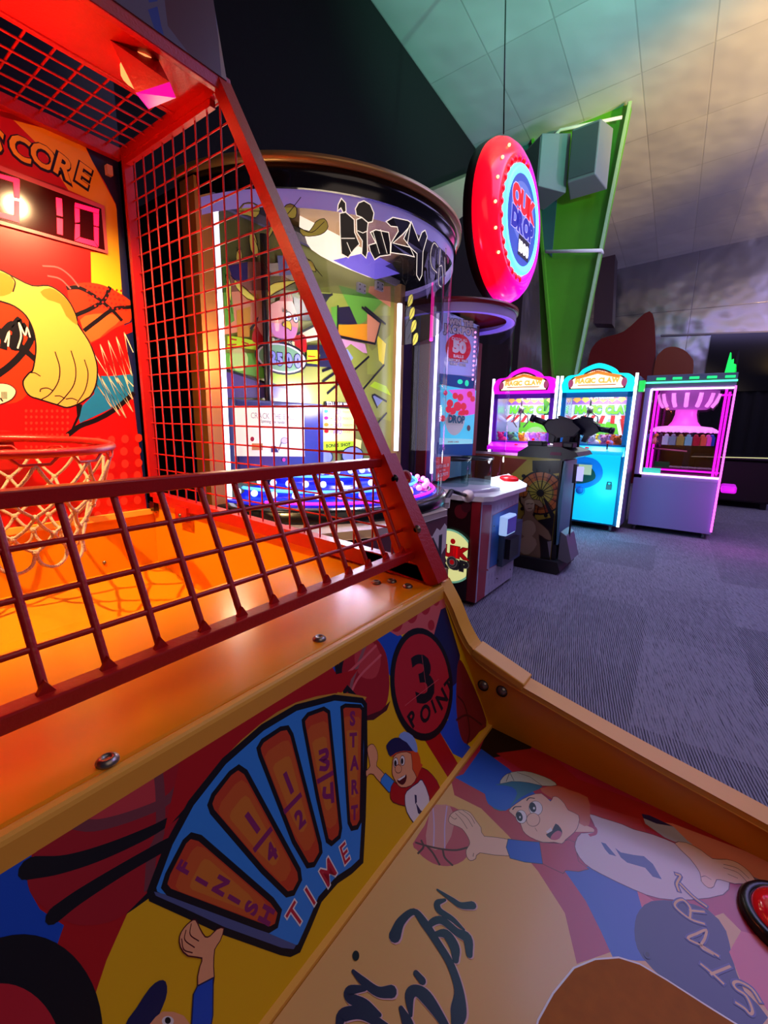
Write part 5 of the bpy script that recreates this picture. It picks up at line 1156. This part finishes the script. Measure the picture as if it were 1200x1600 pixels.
# bronze horned statue
ga.fill([(215, 830), (240, 850), (270, 830), (290, 785), (305, 820), (330, 860), (400, 870), (430, 930), (395, 935), (350, 905), (350, 960), (330, 1010), (390, 1080), (480, 1160), (510, 1250), (450, 1240), (390, 1200), (400, 1300), (400, 1480), (330, 1500), (200, 1500), (190, 1280), (215, 1060), (250, 1000), (240, 920), (215, 890)], gBR, 2, gBD, .006)
ga.fill([(255, 880), (300, 860), (340, 880), (345, 930), (320, 970), (280, 975), (255, 940)], ink('bronze light', 'b09a80'), 2); ga.stroke([(270, 905), (300, 900)], .006, gBD, 0); ga.stroke([(310, 905), (335, 900)], .006, gBD, 0); ga.stroke([(285, 950), (320, 945)], .006, gBD, 0)
ga.fill([(215, 1100), (280, 1060), (340, 1080), (360, 1160), (300, 1230), (230, 1200)], ink('bronze light', 'b09a80'), 2); ga.fill([(210, 1240), (320, 1210), (370, 1290), (290, 1390), (210, 1360)], ink('bronze light', 'b09a80'), 2)
ga.fill([(470, 1265), (580, 1245), (625, 1390), (520, 1500), (490, 1400)], ink('poster pale', '8a8290')); ga.ell((540, 1340), 25, 30, ink('poster orange', 'b08050'))
ga.out('side_print', gb_)
q = MB(); q.box(3.86, 4.24, .955, .985, .25, .97, mat('light blue front', '4a7a98', .35)); q.out('front_panel', gb_)  # the panel itself is light blue
q = MB(); q.prism([(.90, .995), (.84, 1.02), (.86, 1.05), (.98, 1.085), (1.24, 1.085), (1.33, 1.03), (1.33, .995)], lambda u, v, t: (t, u, v), 3.76, 4.26, GB); gd = q.out('gun_deck', gg, bevel=.008)
for y0_ in (.90, 1.14):
    q = MB(); q.box(3.80, 3.95, y0_, y0_+.13, 1.08, 1.125, GB); q.out('deck_block', gd, bevel=.01)
q = MB(); q.add([(3.75, .97, 1.02), (3.75, 1.06, 1.02), (3.79, 1.05, 1.12), (3.79, .98, 1.12), (3.83, .97, 1.02), (3.83, 1.06, 1.02), (3.83, 1.05, 1.12), (3.83, .98, 1.12)], [(0, 1, 2, 3), (7, 6, 5, 4), (0, 4, 5, 1), (1, 5, 6, 2), (2, 6, 7, 3), (3, 7, 4, 0)], mat('instruction card', '5a2a30', .35)); q.out('card', gd)
def gun(x0, y0, z0, yaw, pitch, m1, sc=1.0):
    M = Matrix.Translation((x0, y0, z0)) @ Matrix.Rotation(yaw, 4, 'Z') @ Matrix.Rotation(pitch, 4, 'Y') @ Matrix.Scale(sc, 4) @ Matrix.Diagonal((1, 1.2, 1.35, 1))
    def fn(u, v, t): return tuple(M @ Vector((u, t, v)))
    q = MB(); q.prism([(-.20, .02), (-.22, .10), (-.10, .14), (.05, .15), (.22, .10), (.25, .04), (.16, -.02), (.0, -.03)], fn, -.045, .045, m1); g = q.out('gun', gg, bevel=.01)
    q = MB(); q.tube([M @ Vector((.2, 0, .06)), M @ Vector((.42, 0, .07))], .042*sc, m1, 14); q.tube([M @ Vector((.40, 0, .07)), M @ Vector((.46, 0, .07))], .052*sc, m1, 14); q.out('barrel', g)
    q = MB(); q.prism([(-.14, .02), (-.06, .0), (-.10, -.20), (-.19, -.19)], fn, -.025, .025, m1); q.out('grip', g)
    q = MB(); q.prism([(.05, -.02), (.14, -.02), (.10, -.12), (.03, -.12)], fn, -.03, .03, m1); q.out('trigger_guard', g)
    q = MB(); q.prism([(-.1, .145), (.12, .15), (.10, .175), (-.08, .175)], fn, -.012, .012, m1); q.out('sight', g)
    return g, M
g1, M1 = gun(3.95, 1.05, 1.19, math.radians(95), math.radians(-16), GB, .60)
q = MB(); q.tube([(3.95, 1.07, 1.08), (3.95, 1.07, 1.22)], .028, GB, 12); q.out('gun_mount', gg)
g2, M2 = gun(4.08, .90, 1.215, math.radians(-95), math.radians(10), GB2, .52)
q = MB(); q.tube([(4.08, .94, 1.08), (4.08, .94, 1.22)], .026, GB, 12); q.out('gun_mount', gg)
q = MB(); c = M2 @ Vector((-.1, .045, .08)); q.sph(tuple(c), .010, mat('red indicator', 'ff2040', .3, emit='ff1030', es=3), 10); q.out('indicator', g2)
q = MB(); q.bar(tuple(M2 @ Vector((-.15, 0, .15))), tuple(M2 @ Vector((.2, 0, .12))), .03, .005, mat('gun edge trim', 'c8b8a0', .3)); q.out('top_trim', g2)
# card reader on its post at the front
q = MB(); q.box(3.98, 4.03, .89, .92, .78, .94, BLK); q.box(3.985, 4.005, .84, .90, .80, .92, mat('pale reader frame', 'c8c8f0', .3, emit='b0b0ff', es=1.0)); q.out('card_reader', gg)
q = MB(); q.tube([(4.0, .90, .10), (4.0, .90, .80)], .008, BLK, 8); q.out('reader_post', gg)
q = MB(); q.prism([(.95, .11), (.87, .09), (.84, .12), (.90, .33), (.95, .36)], lambda u, v, t: (t, u, v), 3.90, 4.16, mat('grey foot panel', '6a6878', .4)); q.out('foot_panel', gg)

# ---------------------------------------------------------------- claw machines
def claw_machine(loc, W_, c, label, dark):
    """local space: front faces -X, width along Y, origin at the floor centre of the front"""
    t = thing('claw_machine', label, 'claw machine', loc, 'arched claw machines side by side')
    H_ = loc; o = Vector(loc)
    cn_ = c['name']; body = mat('claw body '+cn_, c['body'], .35, emit=c['body'], es=c.get('bes', .0)); frame = mat('claw frame '+cn_, c['frame'], .3, emit=c['frame'], es=c['fes'])
    lit = mat('claw arch '+cn_, c['lit'], .3, emit=c['lit'], es=c['les']); low = mat('claw door '+cn_, c['low'], .3, emit=c['low'], es=c['wes'])
    def B(x0, x1, y0, y1, z0, z1, m, name, par, **k):
        q = MB(); q.box(o.x+x0, o.x+x1, o.y+y0, o.y+y1, z0, z1, m); return q.out(name, par, **k)
    h = W_/2; D = .50
    bd_ = B(.012, D, -h, h, .08, .98, body, 'lower_cabinet', t)
    q = MB(); q.prism([(-h+.05, .11), (h-.05, .11), (h-.05, .93), (-h+.05, .93)], lambda u, v, s_: (o.x+s_, o.y+u, v), -.012, .02, low); dr = q.out('door', bd_, bevel=.01)
    q = MB(); q.prism(catmull([(-.05, .88), (h-.12, .88), (h-.08, .70), (h-.10, .55), (.05, .50), (-.14, .60), (-.17, .75)], 4, True), lambda u, v, s_: (o.x+s_, o.y+u, v), -.02, -.010, mat('claw chute '+cn_, c['chute'], .3, emit=c['chute'], es=c['wes']*.5)); ch = q.out('prize_chute', dr)
    q = MB(); q.prism(catmull([(-.02, .78), (h-.16, .78), (h-.14, .62), (.08, .56), (-.10, .64)], 4, True), lambda u, v, s_: (o.x+s_, o.y+u, v), -.026, -.018, mat('chute dark '+cn_, dark, .3)); q.out('chute_window', ch)
    q = MB(); q.lathe([(.055, -.03), (.06, -.02), (.06, 0)], (o.x, o.y+.06, .48), mat('claw chute '+cn_, c['chute']), 24, axis='x'); q.lathe([(0, -.03), (.045, -.03), (.045, -.02)], (o.x, o.y+.06, .48), mat('speaker disc '+cn_, c['chute'], .5), 24, axis='x'); q.out('round_plate', dr)
    q = MB(); q.box(o.x-.03, o.x-.01, o.y-h+.10, o.y-h+.16, .52, .58, BLK); q.tube([(o.x-.02, o.y-h+.11, .57), (o.x-.02, o.y-h+.11, .61), (o.x-.02, o.y-h+.15, .61), (o.x-.02, o.y-h+.15, .57)], .006, BLK, 6); q.out('padlock', dr)
    q = MB(); q.box(o.x-.045, o.x-.015, o.y-.05, o.y+.14, .68, .80, mat('small display', '2050a0', .3, emit='c0e060', es=.7)); q.out('display', dr)
    # control shelf
    q = MB(); q.prism([(-.14, .93), (-.13, .97), (0, 1.03), (.03, 1.03), (.03, .93)], lambda u, v, s_: (o.x+u, o.y+s_, v), -h+.01, h-.01, low); sh_ = q.out('control_shelf', t, bevel=.008)
    q = MB(); q.lathe([(.024, 0), (.02, .015), (0, .018)], (o.x-.07, o.y+.02, 1.0), mat('red push button', 'd81420'), 14); q.out('push_button', sh_)
    q = MB(); q.tube([(o.x-.07, o.y-.2, 1.0), (o.x-.07, o.y-.2, 1.07)], .008, BLK, 8); q.sph((o.x-.07, o.y-.2, 1.08), .02, mat('red push button', 'd81420'), 12); q.out('joystick', sh_)
    # window frame
    fr = MB()
    for y0, y1, z0, z1 in ((-h, -h+.055, .98, 1.66), (h-.055, h, .98, 1.66), (-h, h, 1.60, 1.67), (-h, h, .98, 1.05)): fr.box(o.x, o.x+.03, o.y+y0, o.y+y1, z0, z1, frame)
    fr_ = fr.out('window_frame', t)
    q = MB(); q.box(o.x+.012, o.x+.016, o.y-h+.05, o.y+h-.05, 1.04, 1.61, glass('window glass', (.97, .98, 1), .1)); q.out('window', fr_)
    # back wall print; glow put into its colours to brighten the dull interior
    a = Art((o.x+D-.03, o.y+h-.02, 1.0), (0, -1, 0), (0, 0, 1), (0, W_-.04, 0, .66), base=mat('claw print base', 'd0d8c8', .4, emit='c8d0d8', es=.5), step=6e-4)
    w = W_-.04
    E_ = lambda n, c_, e=.65: mat('claw print '+n, c_, .4, emit=c_, es=e)
    a.raw([(0, .54), (w, .54), (w, .66), (0, .66)], E_('violet', '8050a0')); 
    for i in range(7): a.raw([(w*i/7, .60), (w*(i+.5)/7, .66), (w*(i+1)/7, .60), (w*(i+.5)/7, .56)], E_('warm', 'e0a040'))
    a.raw([(w/2+.16*math.cos(t_*PI/12), .625+.026*math.sin(t_*PI/12)) for t_ in range(24)], E_('maroon', '702040'))
    a.txtuv('Welcome', (w/2-.12, .61), (w/2+.12, .61), .032, E_('white', 'ffffff', 1.0), .02)
    a.raw([(0, .0), (w, .0), (w, .36), (0, .36)], E_('grey', 'a0a8b8', .35))
    a.raw([(w*.25, .10), (w*.8, .10), (w*.8, .32), (w*.25, .32)], E_('grass', '58b028')); 
    for i in range(6):
        x0 = w*(.05+.15*i); a.raw([(x0, .40), (x0+.05, .40), (x0+.02+(i-3)*.03, .30), (x0-.03+(i-3)*.03, .30)], E_('tent red', 'b02828')); a.raw([(x0+.05, .40), (x0+.10, .40), (x0+.06+(i-3)*.03, .30), (x0+.02+(i-3)*.03, .30)], E_('tent white', 'e8e8f0', .7))
    for i in range(4): a.raw([(w-.20+i*.05, .36), (w-.17+i*.05, .36), (w-.06+i*.03, .08), (w-.12+i*.03, .08)], E_('tent red' if i % 2 else 'tent white', 'b02828'))
    a.raw([(w*.34, .0), (w*.58, .0), (w*.58, .16), (w*.34, .16)], E_('booth', '707888')); a.raw([(w*.60, .0), (w*.8, .0), (w*.8, .17), (w*.60, .17)], E_('brick', '8a3a28'))
    a.txtuv('MAGIC CLAW', (w*.06, .43), (w*.99, .43), .095, E_('lime', '60e028', .9), .06, back=E_('deep green', '184a60'), bb=.05)
    a.out('back_print', t)
    # inner walls and lights
    q = MB(); q.box(o.x+.03, o.x+D-.03, o.y+h-.02, o.y+h, 1.0, 1.66, mat('mirror side', 'a8b0d0', .15, metal=.6)); q.out('inner_wall', t)
    q = MB(); q.box(o.x+.03, o.x+D-.03, o.y-h, o.y-h+.012, 1.0, 1.66, glass('window glass')); q.out('side_window', t)
    q = MB(); q.box(o.x+.0, o.x+D, o.y-h, o.y+h, 1.66, 1.70, mat('claw roof', 'c8c8d8', .4)); q.box(o.x+D-.03, o.x+D, o.y-h, o.y+h, .98, 1.70, frame); q.out('roof', t)
    q = MB(); q.box(o.x+.1, o.x+.4, o.y-.2, o.y+.2, 1.650, 1.658, mat('white strip lamp', 'ffffff', .4, emit='f0f4ff', es=22)); q.out('inner_lamp', t)
    q = MB(); q.box(o.x+.03, o.x+D-.03, o.y-h+.012, o.y+h-.02, .982, 1.0, mat('prize bed', 'b0b8d0', .6)); q.out('prize_bed', t)
    # claw
    cx, cy = o.x+.25, o.y+.10
    q = MB(); q.tube([(cx, cy, 1.50), (cx, cy, 1.66)], .012, STEEL, 8); q.lathe([(.035, 0), (.04, .02), (.04, .07), (.015, .09)], (cx, cy, 1.42), STEEL, 16); cw_ = q.out('claw', t)
    for k in range(3):
        q = MB(); t_ = 2*PI*k/3+.4; q.tube([(cx+r_*math.cos(t_), cy+r_*math.sin(t_), z_) for r_, z_ in ((.03, 1.43), (.10, 1.38), (.11, 1.30), (.05, 1.23))], .009, STEEL, 8); q.out('prong', cw_)
    # arch topper
    arch = catmull([(-h+.01, 1.66), (-h-.005, 1.76), (-h+.05, 1.85), (-h+.17, 1.87), (-.16, 1.93), (0, 1.985), (.16, 1.93), (h-.17, 1.87), (h-.05, 1.85), (h+.005, 1.76), (h-.01, 1.66)], 5)
    q = MB(); q.prism(arch, lambda u, v, s_: (o.x+s_, o.y+u, v), -.03, .10, lit); ar = q.out('arch_topper', t, bevel=.012, label='glowing arched header')
    s2 = [(u*.80, 1.69+(v-1.66)*.72) for u, v in arch]
    fa_ = Art((o.x-.033, o.y, 0), (0, -1, 0), (0, 0, 1), step=6e-4)
    fa_.raw([(-u, v+.005) for u, v in s2], mat('header panel dark', '6a4028', .4)); 
    fa_.raw([(-u*.93, 1.705+(v-1.69)*.86) for u, v in s2], E_('header cream', 'f8f0c0', 1.6))
    fa_.raw([(-.26, 1.84), (0, 1.90), (.26, 1.84), (.22, 1.81), (0, 1.865), (-.22, 1.81)], E_('header orange', 'e89030', .9))
    for sx_ in (-1, 1): fa_.raw([(sx_*(.29+.03*math.cos(k*PI/6)), 1.765+.05*math.sin(k*PI/6)) for k in range(12)], E_('header side', 'b05070' if sx_ < 0 else '40b8b0', .7))
    fa_.txtuv('Welcome', (-.08, 1.885), (.08, 1.885), .028, E_('header red', 'c03020', .5), .02); fa_.txtuv('MAGIC CLAW', (-.24, 1.765), (.24, 1.765), .055, E_('header gold', 'e8b850', 1.1), .04, back=E_('header gold edge', 'd88838', .9), bb=.02)
    fa_.raw([(-.2, 1.735), (.2, 1.735), (.22, 1.745), (-.22, 1.745)], E_('header red', 'c03020'))
    fa_.out('header_print', ar)
    # vertical corner lights and wheels
    for sy in (-1, 1):
        q = MB(); q.box(o.x-.012, o.x+.012, o.y+sy*(h+.016)-.014, o.y+sy*(h+.016)+.014, .08, 1.86, mat('corner light '+cn_, c['strip'], .3, emit=c['strip'], es=c['ses'])); q.out('corner_light', t, label='glowing upright edge light')
    q = MB(); q.box(o.x+.012, o.x+D, o.y-h-.03, o.y-h, .08, 1.84, mat('side panel silver', '8088a8', .3, metal=.3)); q.out('side_panel', t)
    for sx_ in (.06, D-.06):
        for sy in (-h+.07, h-.07):
            q = MB(); q.lathe([(0, -.012), (.035, -.012), (.035, .012), (0, .012)], (o.x+sx_, o.y+sy, .036), mat('castor grey', '60606a', .5), 14, axis='y'); q.box(o.x+sx_-.02, o.x+sx_+.02, o.y+sy-.018, o.y+sy+.018, .05, .085, STEEL); q.out('castor', t)
    return t
CY_ = dict(name='cyan', body='0a5f90', frame='1070b0', fes=.25, lit='10e0e8', les=1.15, low='10b8d8', wes=.75, chute='1078d0', strip='e0ffff', ses=3.2)
MG_ = dict(name='magenta', body='7030a0', frame='5a28a0', fes=.25, lit='e818d8', les=1.1, low='c818d8', wes=.6, chute='9010b0', strip='ffe0ff', ses=3.2)
cyan_m = claw_machine((5.85, 1.185, 0), .78, CY_, 'cyan glowing claw machine with arched header, nearer the grey prize machine', '205048')
claw_machine((5.85, 2.06, 0), .80, MG_, 'magenta glowing claw machine with arched header, beside the cyan one', '402050')
lamp('POINT', (5.45, 1.0, .5), None, (.1, .75, 1.0), 9, .15); lamp('POINT', (5.45, 2.0, 1.1), None, (.95, .15, 1.0), 8, .15)
# cable box on the cyan machine's corner
q = MB(); q.box(5.9, 5.98, .70, .755, 1.66, 1.78, mat('green lit box', '20c850', .3, emit='18c848', es=.9)); q.out('cable_box', cyan_m, label='small glowing green box')
# plush toys
PC = [('pale blue', '90b8e8'), ('white', 'e8e8f0'), ('hot pink', 'e02878'), ('lilac', 'b090e0'), ('teal', '60b8c8'), ('orange', 'e06018'), ('yellow', 'f0d020'), ('blue', '3068d8'), ('rose', 'e088b8'), ('green', '58a060')]
def plush(loc, cname, chex, where, s_):
    m_ = mat('plush '+cname, chex, .9, bump=.4, bscale=200)
    t = thing('plush_toy', '%s plush toy, %s' % (cname, where), 'plush toy', loc, 'plush toys in the claw machines')
    o = Vector(loc); q = MB(); q.sph(o+Vector((0, 0, .05*s_)), .055*s_, m_, 12, (1, 1.15, .9)); q.sph(o+Vector((-.03*s_, .02*s_, .11*s_)), .042*s_, m_, 12); q.out('body', t)
    for sy in (-1, 1):
        q = MB(); q.sph(o+Vector((-.03*s_, (.02+sy*.032)*s_, .145*s_)), .017*s_, m_, 8); q.out('ear', t)
        q = MB(); q.sph(o+Vector((-.065*s_, (.02+sy*.015)*s_, .118*s_)), .006*s_, BLK, 6); q.out('eye', t)
    return t
rp = random.Random(11)
for nm, cy0, W_, lbl in (('cyan', 1.185, .78, 'in the cyan claw machine'), ('magenta', 2.06, .80, 'in the magenta claw machine')):
    spots = ['front row, right end,', 'front row, right of centre,', 'front row, middle,', 'front row, left of centre,', 'front row, left end,', 'back row, right end,', 'back row, right of centre,', 'back row, middle,', 'back row, left of centre,', 'back row, left end,']
    for i in range(10):
        row = i//5; y_ = cy0-W_/2+.10+(i % 5)*(W_-.22)/4; cn2, ch2 = PC[(i*3+(5 if nm == 'cyan' else 0)) % 10]
        plush((5.965+row*.15, y_, 1.0), cn2, ch2, spots[i]+' '+lbl, 1.02+.06*rp.random())

# ---------------------------------------------------------------- grey prize machine with pink carousel
GX, GY0, GY1, GD = 6.2, -.13, .72, .75
pm = thing('prize_machine', 'grey lilac prize machine with pink lit window, pink carousel inside and green top strip', 'prize machine', (GX, .3, 0))
GRY = mat('lilac grey laminate', '8a84b8', .45); MGS = mat('pink strip light', 'ffb0f8', .3, emit='ff48e8', es=2.6); WPS = mat('pale pink strip light', 'ffe8ff', .3, emit='ffc0fa', es=2.6); MGD = mat('magenta strip', 'e020d0', .3, emit='e810d0', es=1.6)
def bx(x0, x1, y0, y1, z0, z1, m, name, par, **k): q = MB(); q.box(x0, x1, y0, y1, z0, z1, m); return q.out(name, par, **k)
bx(GX, GX+GD, GY0, GY1, .07, .66, GRY, 'lower_cabinet', pm, bevel=.004)
hd = bx(GX, GX+GD, GY0, GY1, 1.72, 1.86, mat('slate header', '5a6078', .45), 'header', pm, bevel=.004)
bx(GX, GX+.05, GY0+.86-.09, GY1, .66, 1.72, GRY, 'front_frame', pm)
q = MB(); q.box(GX, GX+.03, GY0, GY1, .66, .70, GRY); q.out('sill', pm)
bx(GX-.012, GX, GY0-.005, GY1+.0, 1.768, 1.785, mat('green strip light', '80ffc0', .3, emit='40ffa0', es=2.4), 'green_light', hd)
for i in range(5): bx(GX-.012, GX, GY1-.10-i*.16-.09, GY1-.10-i*.16, 1.805, 1.83, mat('green window', '30e080', .3, emit='20e878', es=1.1), 'header_slot', hd)
# window light frame
yl, yr, zb, zt = .655, -.115, .715, 1.70
q = MB()
for a_, b2 in (((yl, zb), (yr, zb)), ((yr, zt), (yl, zt)), ((yl, zt), (yl, zb))): q.bar((GX-.008, *a_), (GX-.008, *b2), .02, .028, WPS, up=(1, 0, 0))
wf_ = q.out('window_light', pm, label='glowing pale pink window outline')
q = MB(); q.bar((GX-.006, yr-.012, .10), (GX-.006, yr-.012, zt+.02), .02, .02, MGS, up=(1, 0, 0)); q.out('corner_light', pm, label='glowing magenta corner strip')
for y_, x_ in ((yl-.05, GX+.06), (yl-.04, GX+.60), (yr+.06, GX+.10), (yr+.02, GX+.62)):
    q = MB(); q.box(x_, x_+.03, y_-.012, y_+.012, .70, 1.70, MGD); q.out('inner_post', pm)
for z_ in (.73, 1.66):
    q = MB(); q.bar((GX+.60, yl, z_), (GX+.60, yr, z_), .02, .02, MGD); q.out('inner_rail', pm)
q = MB(); q.box(GX+.012, GX+.018, yr, yl, .72, 1.70, glass('window glass')); q.out('window', wf_)
q = MB(); q.box(GX+.02, GX+GD, GY0+.0, GY0+.012, .70, 1.72, glass('window glass')); q.out('side_window', pm)
q = MB(); q.box(GX+.02, GX+GD, GY0, GY1, .655, .70, mat('dark tray', '2a1828', .3)); q.out('tray', pm)
q = MB(); q.box(GX+GD-.02, GX+GD, GY0+.02, GY1-.02, .70, 1.72, glass('smoky rear glass', (.5, .42, .52), .25)); q.out('rear_window', pm)
# carousel
kc = (GX+.36, .30); PK = mat('pink carousel plastic', 'e890d8', .3, emit='f040d8', es=.75); PK2 = mat('pale pink plastic', 'f0c8ec', .3, emit='f080e0', es=.9)
q = MB(); q.lathe([(.30, 1.70), (.30, 1.64), (.27, 1.56), (.23, 1.50), (.20, 1.48), (.0, 1.48)], (*kc, 0), mat('carousel shade', 'a868b0', .35, emit='b040a8', es=.3), 40); cs = q.out('carousel_top', pm)
q = MB()
for i in range(14):
    t = 2*PI*i/14; p0 = Vector((kc[0]+.305*math.cos(t), kc[1]+.305*math.sin(t), 1.66)); p1 = Vector((kc[0]+.285*math.cos(t), kc[1]+.285*math.sin(t), 1.57)); p2 = Vector((kc[0]+.245*math.cos(t), kc[1]+.245*math.sin(t), 1.51)); q.tube([p0, p1, p2], .022, PK2, 8)
q.out('ribs', cs)
q = MB(); q.lathe([(.11, 1.48), (.11, 1.42), (.13, 1.34), (.17, 1.285), (.17, 1.27)], (*kc, 0), PK, 36); q.out('stem', pm, label='glowing pink flared stem')
q = MB(); q.lathe([(.15, 1.29), (.28, 1.275), (.33, 1.25), (.335, 1.22), (.31, 1.215), (.0, 1.22)], (*kc, 0), PK2, 48); cpz = q.out('carousel_plate', pm)
q = MB()
for i in range(26): t = 2*PI*i/26; q.sph((kc[0]+.335*math.cos(t), kc[1]+.335*math.sin(t), 1.225), .018, PK2, 8)
q.out('bead_fringe', cpz)
lamp('POINT', (GX+.15, .3, 1.55), None, (1.0, .25, .9), 7, .08); lamp('POINT', (GX-.4, -.35, .5), None, (1.0, .1, .85), 5, .1)
pcs = [('violet', '6a50d0'), ('yellow', 'e8c838'), ('black', '20202a'), ('white', 'd8d8e0'), ('silver', '9898a8'), ('gold', 'c8a040'), ('mint', '90d0c8'), ('red', 'c01828'), ('orange', 'd07028'), ('pink', 'e070b0'), ('blue', '3858c8')]
for i in range(11):
    t = PI*.62+PI*.76*i/10*1.0; n_, c_ = pcs[i]
    x_, y_ = kc[0]+.315*math.cos(t), kc[1]+.315*math.sin(t)
    q = MB(); M = Matrix.Translation((x_, y_, 1.125)) @ Matrix.Rotation(t, 4, 'Z'); mt_ = mat('prize '+n_, c_, .4)
    q.box(-.022, .022, -.036, .036, -.06, .04, mt_, M); q.sph((x_, y_, 1.172), .024, mt_, 10); o_ = q.out('prize_packet', label='small %s prize packet hanging from the pink carousel plate' % n_, cat='prize', group='prizes hanging from the carousel', origin=(x_, y_, 1.1), bevel=.004)
    q = MB(); q.tube([(x_, y_, 1.19), (x_, y_, 1.222)], .003, BLK, 5); q.out('hook', o_)
bx(GX+.03, GX+.10, yl-.20, yl-.02, .70, .78, mat('mint corner block', '40c8a0', .3, emit='30c898', es=.7), 'corner_block', pm)
q = MB(); q.tube([(GX+.5, yl-.05, 1.0), (GX+.5, yl-.42, .98)], .010, mat('pale bar', 'c89090', .4), 8); q.out('push_bar', pm)
bx(GX-.02, GX+.3, GY0-.16, GY0-.02, .56, .64, mat('magenta chute', 'c018c8', .3, emit='c010c8', es=.7), 'prize_door', pm, bevel=.02)
for x_ in (GX+.07, GX+GD-.07):
    for y_ in (GY0+.07, GY1-.07):
        q = MB(); q.lathe([(0, -.012), (.032, -.012), (.032, .012), (0, .012)], (x_, y_, .033), mat('castor grey', '60606a'), 14, axis='y'); q.box(x_-.02, x_+.02, y_-.018, y_+.018, .05, .08, STEEL); q.out('castor', pm)
# topper board seen edge on with green spikes
q = MB(); q.box(GX+.0, GX+.5, GY0+.02, GY0+.035, 1.86, 2.08, mat('topper board', '101018', .4)); tpb = q.out('topper_board', hd)
q = MB(); q.prism([(.02, 1.86), (.03, 1.94), (.055, 1.95), (.06, 2.0), (.08, 1.99), (.09, 2.06), (.10, 2.07), (.11, 1.98), (.12, 1.86)], lambda u, v, t: (t, GY0+u, v), GX, GX+.02, mat('green lit spikes', '20e860', .3, emit='18e850', es=1.2)); q.out('spikes', tpb)
# low dark game further back on the right
dg2 = thing('low_game_table', 'dark low game table behind the grey prize machine with a thin pale rim line', 'game table', (9.6, -.4, 0))
bx(9.2, 10.2, -.9, .2, .1, .78, mat('dark red table', '1c0a12', .4), 'body', dg2, bevel=.03)
bx(9.15, 10.25, -.95, .25, .78, .82, mat('dark top', '0e0c14', .3), 'top', dg2, bevel=.01)
q = MB(); q.bar((9.15, .25, .80), (9.15, -.95, .84), .012, .012, mat('pale rim light', 'e0e0a0', .3, emit='d8d890', es=.9)); q.out('rim_light', dg2)
for x_, y_ in ((9.3, -.8), (10.1, -.8), (9.3, .1), (10.1, .1)): bx(x_-.04, x_+.04, y_-.04, y_+.04, 0, .1, BLK, 'leg', dg2)
